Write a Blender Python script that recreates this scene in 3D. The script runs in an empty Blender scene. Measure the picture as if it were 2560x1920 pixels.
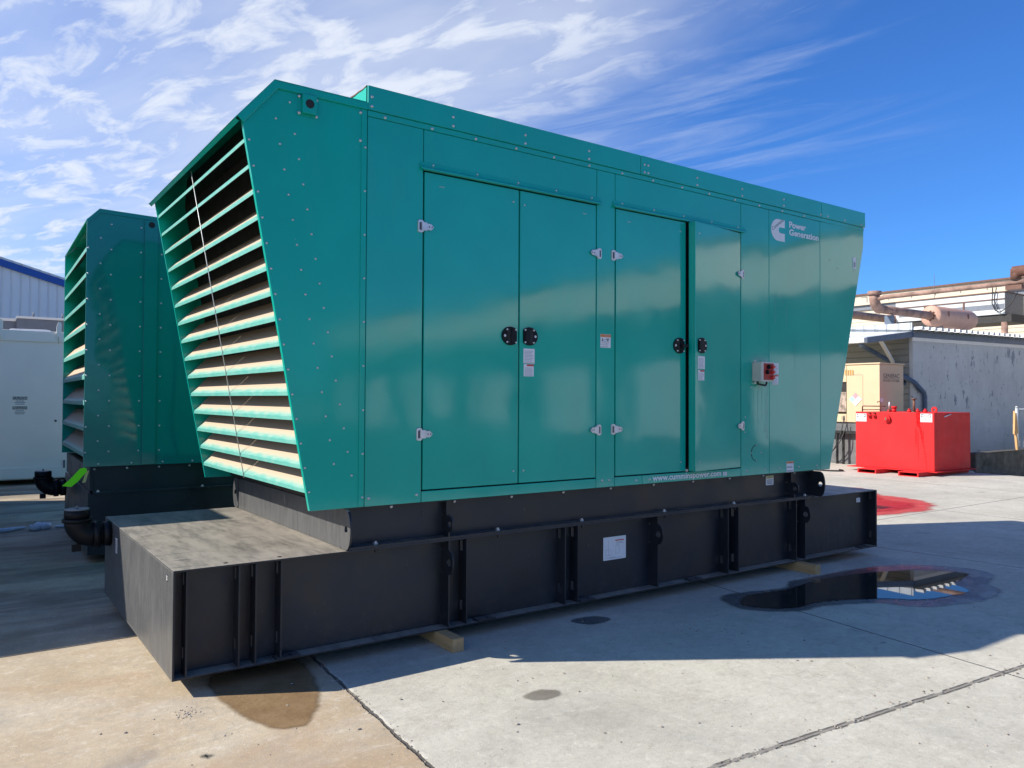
import bpy, bmesh, math, random
from mathutils import Vector, Matrix
R = math.radians
random.seed(7)
scene = bpy.context.scene
COL = scene.collection

# ------------------------------------------------------------------ helpers
class MB:
    """collects shapes into one mesh"""
    def __init__(s): s.bm = bmesh.new(); s.mi = 0
    def m(s, i): s.mi = i; return s
    def face(s, pts):
        f = s.bm.faces.new([s.bm.verts.new(p) for p in pts]); f.material_index = s.mi; return f
    def box(s, x0, x1, y0, y1, z0, z1):
        v = [s.bm.verts.new((x, y, z)) for x in (x0, x1) for y in (y0, y1) for z in (z0, z1)]
        for q in ((0,1,3,2),(4,6,7,5),(0,4,5,1),(2,3,7,6),(0,2,6,4),(1,5,7,3)):
            f = s.bm.faces.new([v[i] for i in q]); f.material_index = s.mi
        return s
    def prism(s, poly, ax, a, b):
        """poly in the plane normal to ax ('x': (y,z), 'y': (x,z), 'z': (x,y)) swept from a to b"""
        mk = {'x': lambda u, v, w: (w, u, v), 'y': lambda u, v, w: (u, w, v), 'z': lambda u, v, w: (u, v, w)}[ax]
        A = [s.bm.verts.new(mk(u, v, a)) for u, v in poly]; B = [s.bm.verts.new(mk(u, v, b)) for u, v in poly]
        n = len(poly); fs = [s.bm.faces.new(A), s.bm.faces.new(B[::-1])]
        for i in range(n): fs.append(s.bm.faces.new((A[i], B[i], B[(i+1) % n], A[(i+1) % n])))
        for f in fs: f.material_index = s.mi
        return s
    def ring(s, outer, inner, ax, a, b):
        """plate with one hole: outer and inner loops with the same number of points"""
        mk = {'x': lambda u, v, w: (w, u, v), 'y': lambda u, v, w: (u, w, v), 'z': lambda u, v, w: (u, v, w)}[ax]
        L = [[s.bm.verts.new(mk(u, v, w)) for u, v in lp] for lp in (outer, inner) for w in (a, b)]
        n = len(outer)
        for i in range(n):
            j = (i+1) % n
            for q in ((L[0][i], L[0][j], L[2][j], L[2][i]), (L[1][i], L[3][i], L[3][j], L[1][j]),
                      (L[0][i], L[1][i], L[1][j], L[0][j]), (L[2][i], L[2][j], L[3][j], L[3][i])):
                f = s.bm.faces.new(q); f.material_index = s.mi
        return s
    def tube(s, path, r, n=12, cap=True, smooth=True):
        path = [Vector(p) for p in path]; rings = []
        rr = r if isinstance(r, (list, tuple)) else [r]*len(path)
        up = None
        for i, p in enumerate(path):
            d = (path[min(i+1, len(path)-1)] - path[max(i-1, 0)]).normalized()
            if up is None: up = d.orthogonal().normalized()
            up = (up - d*up.dot(d)).normalized(); sd = d.cross(up)
            rings.append([s.bm.verts.new(p + (up*math.cos(t) + sd*math.sin(t))*rr[i]) for t in [2*math.pi*k/n for k in range(n)]])
        for a, b in zip(rings, rings[1:]):
            for k in range(n):
                f = s.bm.faces.new((a[k], a[(k+1) % n], b[(k+1) % n], b[k])); f.material_index = s.mi; f.smooth = smooth
        if cap:
            for q in (rings[0][::-1], rings[-1]):
                f = s.bm.faces.new(q); f.material_index = s.mi
        return s
    def cyl(s, p0, p1, r, n=16, smooth=True): return s.tube([p0, p1], r, n, True, smooth)
    def dome(s, c, nrm, r, h, n=10):
        nrm = Vector(nrm).normalized(); c = Vector(c); u = nrm.orthogonal().normalized(); w = nrm.cross(u); prev = None
        for rad, hh in ((1, 0), (.9, .45), (.6, .85), (.0, 1)):
            if rad == 0: cur = [s.bm.verts.new(c + nrm*h)]
            else: cur = [s.bm.verts.new(c + nrm*h*hh + (u*math.cos(t) + w*math.sin(t))*r*rad) for t in [2*math.pi*k/n for k in range(n)]]
            if prev:
                for k in range(n):
                    q = (prev[k], prev[(k+1) % n], cur[0]) if len(cur) == 1 else (prev[k], prev[(k+1) % n], cur[(k+1) % n], cur[k])
                    f = s.bm.faces.new(q); f.smooth = True; f.material_index = s.mi
            prev = cur
        return s
    def bar(s, p0, p1, w, h):
        """square bar between two points"""
        p0, p1 = Vector(p0), Vector(p1); d = (p1-p0).normalized()
        ref = Vector((0,0,1)) if abs(d.z) < .95 else Vector((1,0,0))
        a = d.cross(ref).normalized(); b = a.cross(d)
        V = [s.bm.verts.new(p + a*w/2*i + b*h/2*j) for p in (p0, p1) for i, j in ((-1,-1),(1,-1),(1,1),(-1,1))]
        for q in ((3,2,1,0),(4,5,6,7),(0,1,5,4),(1,2,6,5),(2,3,7,6),(3,0,4,7)):
            f = s.bm.faces.new([V[i] for i in q]); f.material_index = s.mi
        return s
    def mesh(s, me, M):
        off = [s.bm.verts.new(M @ v.co) for v in me.vertices]
        for p in me.polygons:
            try: f = s.bm.faces.new([off[i] for i in p.vertices]); f.material_index = s.mi
            except ValueError: pass
        return s
    def build(s, name, mats, parent=None, loc=None, bevel=0, rot=None, recalc=True):
        if recalc: bmesh.ops.recalc_face_normals(s.bm, faces=s.bm.faces[:])
        me = bpy.data.meshes.new(name); s.bm.to_mesh(me); s.bm.free()
        for mt in (mats if isinstance(mats, (list, tuple)) else [mats]): me.materials.append(mt)
        o = bpy.data.objects.new(name, me); COL.objects.link(o)
        if parent: o.parent = parent
        if loc: o.location = loc
        if rot: o.rotation_euler = rot
        if bevel:
            b = o.modifiers.new('bevel', 'BEVEL'); b.width = bevel; b.segments = 2; b.limit_method = 'ANGLE'; b.angle_limit = R(40)
            b.harden_normals = False
        return o

_tc = {}
def text_mesh(t, bold=0.0, shear=0.0):
    k = (t, bold, shear)
    if k not in _tc:
        cu = bpy.data.curves.new('lettering', 'FONT'); cu.body = t; cu.size = 1; cu.offset = bold; cu.shear = shear; cu.extrude = 0.0
        cu.resolution_u = 4
        o = bpy.data.objects.new('lettering', cu); COL.objects.link(o)
        dg = bpy.context.evaluated_depsgraph_get(); me = bpy.data.meshes.new_from_object(o.evaluated_get(dg))
        bpy.data.objects.remove(o)
        xs = [v.co.x for v in me.vertices]; ys = [v.co.y for v in me.vertices]
        _tc[k] = (me, min(xs), max(xs), min(ys), max(ys))
    return _tc[k]
def put_text(mb, t, origin, ux, uy, width=None, height=None, bold=0.0, base=True, anchor='l'):
    """text with its lower-left corner at origin, running along ux, rising along uy"""
    me, x0, x1, y0, y1 = text_mesh(t, bold)
    sx = width/(x1-x0) if width else None
    capref = .70
    sy = height/capref if height else sx
    if sx is None: sx = sy
    ux, uy = Vector(ux), Vector(uy); n = ux.cross(uy)
    ox = -x0*sx
    if anchor == 'c': ox = -(x0+x1)/2*sx
    M = Matrix(((ux.x*sx, uy.x*sy, n.x, origin[0]+ux.x*ox), (ux.y*sx, uy.y*sy, n.y, origin[1]+ux.y*ox),
                (ux.z*sx, uy.z*sy, n.z, origin[2]+ux.z*ox), (0,0,0,1)))
    mb.mesh(me, M)

def tag(o, label=None, cat=None, group=None, kind=None):
    for k, v in (('label', label), ('category', cat), ('group', group), ('kind', kind)):
        if v: o[k] = v
    return o
def thing(name, label, cat, loc=(0,0,0), rz=0, group=None):
    o = bpy.data.objects.new(name, None); COL.objects.link(o); o.empty_display_size = .2
    o.location = loc; o.rotation_euler = (0, 0, rz)
    return tag(o, label, cat, group)
def inst(src, parent, loc, rot=None):
    o = src.copy(); COL.objects.link(o); o.parent = parent; o.location = loc
    if rot is not None: o.rotation_euler = rot
    return o

# ------------------------------------------------------------------ materials
def new_mat(name):
    m = bpy.data.materials.new(name); m.use_nodes = True; nt = m.node_tree; nt.nodes.clear()
    out = nt.nodes.new('ShaderNodeOutputMaterial'); p = nt.nodes.new('ShaderNodeBsdfPrincipled')
    nt.links.new(p.outputs[0], out.inputs[0]); return m, nt, p
class N:
    """tiny node-graph writer"""
    def __init__(s, nt): s.nt = nt; s.geo = None
    def n(s, t, **kw):
        nd = s.nt.nodes.new(t)
        for k, v in kw.items(): setattr(nd, k, v)
        return nd
    def link(s, a, b): s.nt.links.new(a, b)
    def val(s, sock, v):
        if hasattr(v, 'is_output') : s.link(v, sock)
        else: sock.default_value = v
    def math(s, op, a, b=None, c=None, clamp=False):
        nd = s.n('ShaderNodeMath', operation=op, use_clamp=clamp); s.val(nd.inputs[0], a)
        if b is not None: s.val(nd.inputs[1], b)
        if c is not None: s.val(nd.inputs[2], c)
        return nd.outputs[0]
    def mix(s, f, a, b):
        nd = s.n('ShaderNodeMix', data_type='RGBA'); s.val(nd.inputs[0], f)
        for i, v in ((6, a), (7, b)):
            if isinstance(v, (tuple, list)): nd.inputs[i].default_value = (*v[:3], 1)
            else: s.link(v, nd.inputs[i])
        return nd.outputs[2]
    def ss(s, x, a, b, lo=0., hi=1.):
        nd = s.n('ShaderNodeMapRange', interpolation_type='SMOOTHSTEP'); s.val(nd.inputs[0], x)
        nd.inputs[1].default_value = a; nd.inputs[2].default_value = b; nd.inputs[3].default_value = lo; nd.inputs[4].default_value = hi
        return nd.outputs[0]
    def coords(s, kind='Object'): return s.n('ShaderNodeTexCoord').outputs[kind]
    def pos(s): return s.n('ShaderNodeNewGeometry').outputs['Position']
    def xyz(s, v):
        nd = s.n('ShaderNodeSeparateXYZ'); s.link(v, nd.inputs[0]); return nd.outputs
    def vec(s, v, scale=(1,1,1), rot=(0,0,0), loc=(0,0,0)):
        nd = s.n('ShaderNodeMapping'); s.link(v, nd.inputs[0]); nd.inputs[1].default_value = loc; nd.inputs[2].default_value = rot; nd.inputs[3].default_value = scale
        return nd.outputs[0]
    def noise(s, v, scale, detail=4, rough=.55, dist=0):
        nd = s.n('ShaderNodeTexNoise'); s.link(v, nd.inputs[0]); nd.inputs['Scale'].default_value = scale; nd.inputs['Detail'].default_value = detail
        nd.inputs['Roughness'].default_value = rough; nd.inputs['Distortion'].default_value = dist; return nd.outputs[0]
    def voro(s, v, scale, feature='F1'):
        nd = s.n('ShaderNodeTexVoronoi', feature=feature); s.link(v, nd.inputs['Vector']); nd.inputs['Scale'].default_value = scale; return nd.outputs[0]
    def bump(s, h, dist=.01, strength=1., nrm=None):
        nd = s.n('ShaderNodeBump'); s.link(h, nd.inputs['Height']); nd.inputs['Distance'].default_value = dist; nd.inputs['Strength'].default_value = strength
        if nrm: s.link(nrm, nd.inputs['Normal'])
        return nd.outputs[0]

def simple(name, col, rough=.5, metal=0., vary=.12, scale=6., bump=0., coat=0., spec=.5):
    m, nt, p = new_mat(name); g = N(nt); v = g.coords()
    f = g.noise(v, scale, 5, .6)
    lo = tuple(c*(1-vary) for c in col); hi = tuple(min(1, c*(1+vary)) for c in col)
    g.link(g.mix(g.ss(f, .3, .7), lo, hi), p.inputs['Base Color'])
    g.link(g.ss(g.noise(v, scale*2.3, 3), .3, .7, max(.02, rough-.06), min(1, rough+.08)), p.inputs['Roughness'])
    p.inputs['Metallic'].default_value = metal; p.inputs['Coat Weight'].default_value = coat; p.inputs['Coat Roughness'].default_value = .06
    p.inputs['Specular IOR Level'].default_value = spec
    if bump: g.link(g.bump(g.noise(v, scale*12, 4), bump), p.inputs['Normal'])
    return m

TEAL = (.0003, .395, .300)
def paint(name, col, warp=1.0, coat=1.0, rough=.38, dust=.25):
    """gloss sheet-metal paint, slightly wavy panels, thin dust"""
    m, nt, p = new_mat(name); g = N(nt); v = g.pos()
    n1 = g.noise(v, 1.3, 3); n2 = g.noise(g.vec(v, (1, 1, .25)), 7, 6, .65)
    c = g.mix(g.ss(n1, .3, .7), tuple(x*.94 for x in col), tuple(min(1, x*1.06) for x in col))
    c = g.mix(g.math('MULTIPLY', g.ss(n2, .5, .78), dust*.3), c, (.10, .22, .20))
    spk = g.ss(g.voro(v, 13), .015, .045, 1, 0)
    spk = g.math('MULTIPLY', spk, g.ss(g.noise(v, 2.1, 2), .56, .66))
    c = g.mix(g.math('MULTIPLY', spk, .55), c, (.35, .5, .48))
    g.link(c, p.inputs['Base Color'])
    g.link(g.ss(n2, .3, .75, rough-.05, rough+.14), p.inputs['Roughness'])
    p.inputs['Coat Weight'].default_value = coat; p.inputs['Coat IOR'].default_value = 1.60; p.inputs['Specular IOR Level'].default_value = .12
    g.link(g.ss(n1, .3, .7, .06, .10), p.inputs['Coat Roughness'])
    if warp:
        oi = g.n('ShaderNodeObjectInfo'); off = g.n('ShaderNodeVectorMath', operation='ADD'); g.link(v, off.inputs[0])
        kk = g.n('ShaderNodeCombineXYZ'); g.link(g.math('MULTIPLY', oi.outputs['Random'], 9.0), kk.inputs[0]); g.link(g.math('MULTIPLY', oi.outputs['Random'], 5.0), kk.inputs[2]); g.link(kk.outputs[0], off.inputs[1])
        w = g.noise(g.vec(off.outputs[0], (1, 1, .8)), .75, 2, .4)
        w2 = g.noise(off.outputs[0], 2.6, 2, .4)
        h = g.math('ADD', g.math('MULTIPLY', w, 1.0), g.math('MULTIPLY', w2, .10))
        b = g.bump(h, .015*warp, 1.0); g.link(b, p.inputs['Coat Normal']); g.link(b, p.inputs['Normal'])
    return m

def black_steel(name, base=(.009, .0115, .0165), dusty=1.0, streak=0.0):
    m, nt, p = new_mat(name); g = N(nt); v = g.pos()
    geo = g.n('ShaderNodeNewGeometry'); nz = g.xyz(geo.outputs['Normal'])
    n1 = g.noise(v, 3.1, 6, .65); n2 = g.noise(g.vec(v, (2.2, .5, 1)), 5, 6, .7)
    c = g.mix(g.ss(n1, .3, .7), base, tuple(x*1.7 for x in base))
    upf = g.ss(nz[2], .6, .95)
    dst = g.math('MULTIPLY', upf, g.ss(n2, .28, .62, .45, 1.0)); dst = g.math('MULTIPLY', dst, .85*dusty)
    c = g.mix(dst, c, (.36, .325, .27))
    scr = g.ss(g.noise(g.vec(v, (1, 9, .6), rot=(0, 0, .35)), 2.2, 5, .6), .60, .72)
    c = g.mix(g.math('MULTIPLY', g.math('MULTIPLY', upf, scr), .55), c, (.03, .03, .032))
    if streak:
        st = g.noise(g.vec(v, (14, 14, 1.6)), 2.6, 6, .72)
        face = g.ss(g.math('MULTIPLY', nz[0], -1), .7, .95)
        c = g.mix(g.math('MULTIPLY', g.math('MULTIPLY', face, g.ss(st, .2, .85, .30, .75)), streak), c, (.17, .17, .165))
    px_, pz_ = g.xyz(v)[0], g.xyz(v)[2]
    scuff = g.math('MULTIPLY', g.ss(g.noise(g.vec(v, (24, 24, 2.6)), 1.7, 7, .75, .6), .50, .66), g.math('MULTIPLY', g.ss(px_, 6.0, 6.5), g.math('MULTIPLY', g.ss(px_, 7.05, 6.8), g.ss(g.math('ADD', pz_, g.math('MULTIPLY', px_, -.22)), -.95, -1.12))))
    c = g.mix(g.math('MULTIPLY', scuff, .55), c, (.075, .08, .088))
    spl = g.math('MULTIPLY', g.ss(pz_, .42, .09), g.ss(g.noise(v, 11, 6, .75), .48, .72))
    c = g.mix(g.math('MULTIPLY', spl, .28), c, (.085, .078, .068))
    tick = g.math('MULTIPLY', g.ss(g.noise(g.vec(v, (30, 30, 5)), 1.5, 3, .6), .70, .74), .5)
    c = g.mix(tick, c, (.10, .10, .10))
    g.link(c, p.inputs['Base Color'])
    g.link(g.ss(n1, .3, .7, .36, .55), p.inputs['Roughness'])
    g.link(g.bump(g.noise(v, 60, 3), .0005), p.inputs['Normal'])
    return m

def blade_mat():
    m, nt, p = new_mat('louver_blade_paint'); g = N(nt); v = g.coords(); x = g.xyz(v)
    n = g.noise(g.vec(v, (3, 1, 3)), 9, 5, .65)
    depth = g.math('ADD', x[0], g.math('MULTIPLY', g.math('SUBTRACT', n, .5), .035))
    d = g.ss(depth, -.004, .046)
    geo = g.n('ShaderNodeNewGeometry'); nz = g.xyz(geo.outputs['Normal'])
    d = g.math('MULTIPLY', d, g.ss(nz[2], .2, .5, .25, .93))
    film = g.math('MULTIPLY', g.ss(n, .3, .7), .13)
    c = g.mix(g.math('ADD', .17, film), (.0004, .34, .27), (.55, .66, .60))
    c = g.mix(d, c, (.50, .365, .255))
    c = g.mix(g.ss(nz[2], -.1, -.4), c, (.040, .037, .032))  # downward faces darkened in the colour to stand in for shade beneath blades
    g.link(c, p.inputs['Base Color']); g.link(g.math('ADD', .42, g.math('MULTIPLY', d, .4)), p.inputs['Roughness'])
    return m

def concrete():
    m, nt, p = new_mat('yard_concrete'); g = N(nt); v = g.pos(); q = g.xyz(v); X, Y = q[0], q[1]
    wob = g.math('MULTIPLY', g.math('SUBTRACT', g.noise(v, 2.4, 5, .7), .5), .07)
    big = g.noise(v, .55, 5, .6, .4); mid = g.noise(v, 2.3, 6, .65, .3); fine = g.noise(v, 26, 5, .7); sp = g.noise(v, 130, 2, .6)
    gray = g.mix(g.ss(big, .3, .7), (.425, .405, .335), (.535, .510, .430))
    brown = g.mix(g.ss(g.noise(v, 1.1, 5, .6, .6), .3, .7), (.385, .300, .195), (.50, .42, .30))
    dj = g.math('SUBTRACT', g.math('ADD', X, wob), g.math('MULTIPLY_ADD', Y, .065, .885))
    left = g.ss(dj, -.012, .012, 1, 0)
    # the brown tint fades out again far to the right of the yard
    c = g.mix(left, gray, brown)
    c = g.mix(g.math('MULTIPLY', g.ss(mid, .42, .74), .34), c, (.30, .275, .235))
    c = g.mix(g.math('MULTIPLY', g.ss(g.noise(g.vec(v, (.5, 2.2, 1), rot=(0, 0, .5)), 1.7, 6, .68), .5, .72), .30), c, (.56, .54, .49))
    c = g.mix(g.math('MULTIPLY', g.ss(fine, .5, .72), .28), c, (.25, .23, .20))
    c = g.mix(g.math('MULTIPLY', g.ss(sp, .60, .70), .30), c, (.62, .60, .55))
    c = g.mix(g.math('MULTIPLY', g.ss(g.noise(v, 170, 2), .64, .71), .45), c, (.16, .145, .13))
    mo1 = g.noise(g.vec(v, (1, 1.25, 1), rot=(0, 0, .4)), 11, 6, .72, .4); mo2 = g.noise(v, 42, 4, .65)
    c = g.mix(g.math('MULTIPLY', g.ss(mo1, .50, .70), .42), c, (.29, .27, .22))
    c = g.mix(g.math('MULTIPLY', g.ss(mo1, .47, .30), .38), c, (.68, .65, .56))
    c = g.mix(g.math('MULTIPLY', g.ss(mo2, .54, .70), .30), c, (.27, .25, .21))
    c = g.mix(g.math('MULTIPLY', g.ss(mo2, .44, .30), .30), c, (.70, .67, .59))
    # rust-coloured water marks in the left slab
    rust = g.math('MULTIPLY', g.ss(g.noise(g.vec(v, (.9, 1.3, 1), loc=(3, 1, 0)), .9, 5, .6, .8), .52, .68), left)
    c = g.mix(g.math('MULTIPLY', rust, .38), c, (.36, .22, .12))
    # dark wet-looking bands across the left yard between the units
    wz = g.math('MULTIPLY', g.ss(Y, 1.2, 2.2), left)
    bnd = g.ss(g.noise(g.vec(v, (.35, 1.6, 1), rot=(0, 0, .2)), 1.3, 5, .6, .5), .40, .62)
    c = g.mix(g.math('MULTIPLY', g.math('MULTIPLY', wz, bnd), .62), c, (.115, .092, .07))
    gst = g.ss(g.noise(g.vec(v, (1.2, .8, 1), loc=(2, 7, 0)), .8, 6, .66, .7), .50, .70)
    c = g.mix(g.math('MULTIPLY', gst, .30), c, (.26, .25, .235))
    # faint tyre and oil marks
    oil = g.ss(g.noise(g.vec(v, (1, 1, 1), loc=(9, 4, 0)), 1.9, 3, .5), .66, .74)
    c = g.mix(g.math('MULTIPLY', oil, .35), c, (.17, .16, .16))
    # drips of old oil near the skid
    vo = g.ss(g.voro(g.vec(v, (1.0, 1.6, 1)), 2.1), .03, .085, 1, 0)
    zone = g.math('MULTIPLY', g.ss(X, 1.2, 2.0), g.ss(g.noise(v, .9, 2), .50, .58))
    c = g.mix(g.math('MULTIPLY', g.math('MULTIPLY', vo, zone), .55), c, (.12, .115, .11))
    # joints: thin sawn ones and one wide sealed one
    def line(d, w): return g.ss(g.math('ABSOLUTE', d), w*.45, w, 1, 0)
    w2 = g.math('MULTIPLY', g.math('SUBTRACT', g.noise(v, 7, 4, .7), .5), .035)
    j1 = g.math('MULTIPLY', line(g.math('ADD', dj, g.math('MULTIPLY', w2, .6)), .013), g.ss(g.noise(v, 5, 2), .3, .42, .55, 1))
    j2 = line(g.math('SUBTRACT', g.math('ADD', X, g.math('MULTIPLY', w2, .25)), g.math('MULTIPLY_ADD', Y, .12, 4.60)), .009)
    j3 = line(g.math('SUBTRACT', X, g.math('MULTIPLY_ADD', Y, -.10, 7.67)), .012)
    j4 = line(g.math('SUBTRACT', X, 11.4), .012); j5 = line(g.math('SUBTRACT', Y, 1.35), .010); j6 = line(g.math('SUBTRACT', X, 15.2), .014)
    dark = g.math('MAXIMUM', g.math('MAXIMUM', j1, j2), g.math('MAXIMUM', j3, g.math('MAXIMUM', j4, g.math('MAXIMUM', j5, j6))))
    dc = g.math('ADD', g.math('SUBTRACT', Y, g.math('MULTIPLY_ADD', X, -.082, -2.115)), g.math('MULTIPLY', w2, .6))
    onr = g.ss(dj, .0, .02)
    fill = g.math('MULTIPLY', g.ss(g.math('ABSOLUTE', dc), .011, .016, 1, 0), onr)
    edge = g.math('MULTIPLY', line(g.math('SUBTRACT', g.math('ABSOLUTE', dc), .015), .007), onr)
    edge = g.math('MULTIPLY', edge, g.ss(g.noise(v, 9, 3), .36, .52))
    c = g.mix(g.math('MULTIPLY', fill, .8), c, g.mix(g.ss(fine, .4, .6), (.15, .138, .125), (.22, .20, .178)))
    c = g.mix(g.math('MULTIPLY', dark, .85), c, (.045, .043, .045))
    c = g.mix(g.math('MULTIPLY', edge, .75), c, (.05, .046, .044))
    # white spall lip along the brown/gray joint
    lip = line(g.math('SUBTRACT', dj, .018), .012)
    c = g.mix(g.math('MULTIPLY', g.math('MULTIPLY', lip, g.ss(g.noise(v, 11, 3), .45, .6)), .6), c, (.66, .63, .55))
    # fine cracks
    vc = g.math('ADD', v if False else g.noise(v, 3, 3), 0)
    dist = g.n('ShaderNodeVectorMath', operation='ADD'); g.link(v, dist.inputs[0])
    sc = g.n('ShaderNodeVectorMath', operation='SCALE'); nn = g.n('ShaderNodeTexNoise'); g.link(v, nn.inputs[0]); nn.inputs['Scale'].default_value = 3.0; nn.inputs['Detail'].default_value = 5
    g.link(nn.outputs['Color'], sc.inputs[0]); sc.inputs['Scale'].default_value = .5; g.link(sc.outputs[0], dist.inputs[1])
    ce = g.voro(dist.outputs[0], .62, 'DISTANCE_TO_EDGE')
    cr = g.math('MULTIPLY', g.ss(ce, .0015, .006, 1, 0), g.ss(g.noise(v, .8, 2), .54, .62))
    c = g.mix(g.math('MULTIPLY', cr, .20), c, (.20, .18, .15))
    g.link(c, p.inputs['Base Color'])
    g.link(g.ss(mid, .3, .7, .72, .92), p.inputs['Roughness']); p.inputs['Specular IOR Level'].default_value = .3
    h = g.math('ADD', g.math('MULTIPLY', fine, .5), g.math('MULTIPLY', sp, .3))
    h = g.math('SUBTRACT', h, g.math('MULTIPLY', g.math('MAXIMUM', dark, edge), 2.5))
    h = g.math('ADD', h, g.math('ADD', g.math('MULTIPLY', mid, .6), g.math('MULTIPLY', mo1, .5)))
    g.link(g.bump(h, .0045), p.inputs['Normal'])
    return m

def wet(name, a, b, rough=.35, bumpd=.002, alpha_note=None, spec=.5, ior=1.4):
    m, nt, p = new_mat(name); g = N(nt); v = g.pos()
    c = g.mix(g.ss(g.noise(v, 3.5, 6, .65), .3, .7), a, b)
    c = g.mix(g.math('MULTIPLY', g.ss(g.noise(v, 40, 4), .5, .7), .25), c, tuple(x*.55 for x in a))
    g.link(c, p.inputs['Base Color']); g.link(g.ss(g.noise(v, 5, 3), .3, .7, rough*.7, min(1, rough*1.25)), p.inputs['Roughness'])
    p.inputs['IOR'].default_value = ior; p.inputs['Specular IOR Level'].default_value = spec
    if bumpd: g.link(g.bump(g.noise(v, 30, 4), bumpd), p.inputs['Normal'])
    return m

def siding(name, col, axis, pitch, depth=.02, rough=.5, dirt=(.25,.22,.18), dirt_amt=.25):
    """ribbed metal or boards: ribs repeat along axis (0,1,2)"""
    m, nt, p = new_mat(name); g = N(nt); v = g.pos(); q = g.xyz(v)
    ph = g.math('FRACT', g.math('DIVIDE', q[axis], pitch)); h = g.math('PINGPONG', ph, .5)
    rib = g.ss(h, .06, .16)
    n = g.noise(g.vec(v, (1, 1, .35)), 1.2, 6, .7)
    c = g.mix(g.math('MULTIPLY', g.ss(n, .45, .75), dirt_amt), col, dirt)
    c = g.mix(g.math('MULTIPLY', g.ss(h, .02, .05, 1, 0), .35), c, tuple(x*.35 for x in col))
    g.link(c, p.inputs['Base Color']); p.inputs['Roughness'].default_value = rough
    g.link(g.bump(rib, depth), p.inputs['Normal'])
    return m

def peeled_wall(name):
    m, nt, p = new_mat(name); g = N(nt); v = g.pos()
    n = g.noise(v, .9, 6, .65)
    c = g.mix(g.ss(n, .3, .7), (.56, .55, .51), (.66, .65, .60))
    st = g.noise(g.vec(v, (5, 5, .5)), 1.2, 5, .7)
    c = g.mix(g.math('MULTIPLY', g.ss(st, .5, .75), .25), c, (.36, .33, .28))
    pe = g.math('MULTIPLY', g.ss(g.noise(g.vec(v, (1.6, 1, .8)), 1.7, 6, .7), .60, .62), 1.0)
    pe2 = g.ss(g.noise(g.vec(v, (1.5, 1, 1)), 5.5, 4, .6), .655, .675)
    c = g.mix(g.math('MULTIPLY', g.math('MAXIMUM', pe, pe2), .8), c, (.20, .22, .25))
    z = g.xyz(v)[2]
    c = g.mix(g.math('MULTIPLY', g.ss(z, .9, .1), .35), c, (.30, .28, .20))
    bk = g.n('ShaderNodeTexBrick'); g.link(g.vec(v, (1, 1, 1), rot=(R(90), 0, 0)), bk.inputs[0]); bk.inputs['Scale'].default_value = 1.0
    bk.inputs['Brick Width'].default_value = .4; bk.inputs['Row Height'].default_value = .2; bk.inputs['Mortar Size'].default_value = .008
    g.link(c, p.inputs['Base Color']); p.inputs['Roughness'].default_value = .7
    g.link(g.bump(bk.outputs['Fac'], -.006, .6), p.inputs['Normal'])
    return m

def wood(name, a, b, axis=1):
    m, nt, p = new_mat(name); g = N(nt); v = g.coords()
    s = [9, 9, 9]; s[axis] = .8
    n = g.noise(g.vec(v, tuple(s)), 3, 6, .65, .6)
    w = g.n('ShaderNodeTexWave', wave_type='RINGS', rings_direction='Y'); g.link(g.vec(v, (1, .12, 1), loc=(.0, 0, .03)), w.inputs[0]); w.inputs['Scale'].default_value = 26; w.inputs['Distortion'].default_value = 2.5
    c = g.mix(g.ss(n, .3, .7), a, b); c = g.mix(g.math('MULTIPLY', w.outputs[1], .35), c, tuple(x*.5 for x in a))
    g.link(c, p.inputs['Base Color']); p.inputs['Roughness'].default_value = .75
    return m

M = {}
M['teal'] = paint('teal_gloss_paint', TEAL)
M['teal_flat'] = paint('teal_paint_hood', TEAL, warp=.5, coat=.55, dust=.2)
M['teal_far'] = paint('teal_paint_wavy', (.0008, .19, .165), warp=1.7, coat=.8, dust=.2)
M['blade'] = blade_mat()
M['dark_in'] = simple('dark_interior', (.014, .013, .012), .7, vary=.3)
M['black'] = black_steel('black_steel_dusty', streak=.9)
M['blackside'] = black_steel('black_steel_side', dusty=.35)
M['plastic'] = simple('black_plastic', (.006, .007, .009), .5, vary=.3, spec=.25)
M['gray_cap'] = simple('gray_plastic_cap', (.20, .215, .23), .5)
M['bolt'] = simple('zinc_bolt', (.54, .55, .56), .4, metal=.6, vary=.15, scale=40)
M['zinc'] = simple('zinc_plate', (.66, .66, .67), .38, metal=.35, vary=.1, scale=20)
M['white'] = simple('white_decal', (.74, .75, .77), .45, vary=.04)
M['ink'] = simple('decal_ink', (.05, .05, .06), .5)
M['grayink'] = simple('decal_gray_ink', (.38, .38, .40), .5)
M['orange'] = simple('decal_orange', (.72, .22, .04), .5, vary=.05)
M['redink'] = simple('decal_red', (.55, .05, .05), .5, vary=.05)
M['yellow'] = simple('decal_yellow', (.62, .52, .20), .5, vary=.05)
M['boxgray'] = simple('beige_box_plastic', (.52, .52, .45), .45, vary=.05)
M['redpanel'] = simple('red_panel', (.33, .018, .018), .4)
M['redbtn'] = simple('red_button', (.62, .05, .035), .35)
M['teal_ink'] = simple('emblem_ink', (.02, .09, .10), .5)
M['drip'] = simple('pale_drip', (.16, .34, .32), .6)
M['ground'] = concrete()
M['wood'] = wood('pine_block', (.42, .26, .115), (.56, .38, .19))
M['wood_wall'] = wood('pine_boards', (.60, .33, .12), (.70, .43, .2), 2)
M['water'] = wet('standing_water', (.016, .017, .016), (.030, .030, .028), .012, 0, spec=.5, ior=1.36)
M['damp'] = wet('damp_concrete', (.12, .12, .122), (.17, .168, .165), .30, .0015)
M['film'] = wet('pinkish_film', (.30, .135, .135), (.24, .16, .165), .30, .001)
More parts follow.
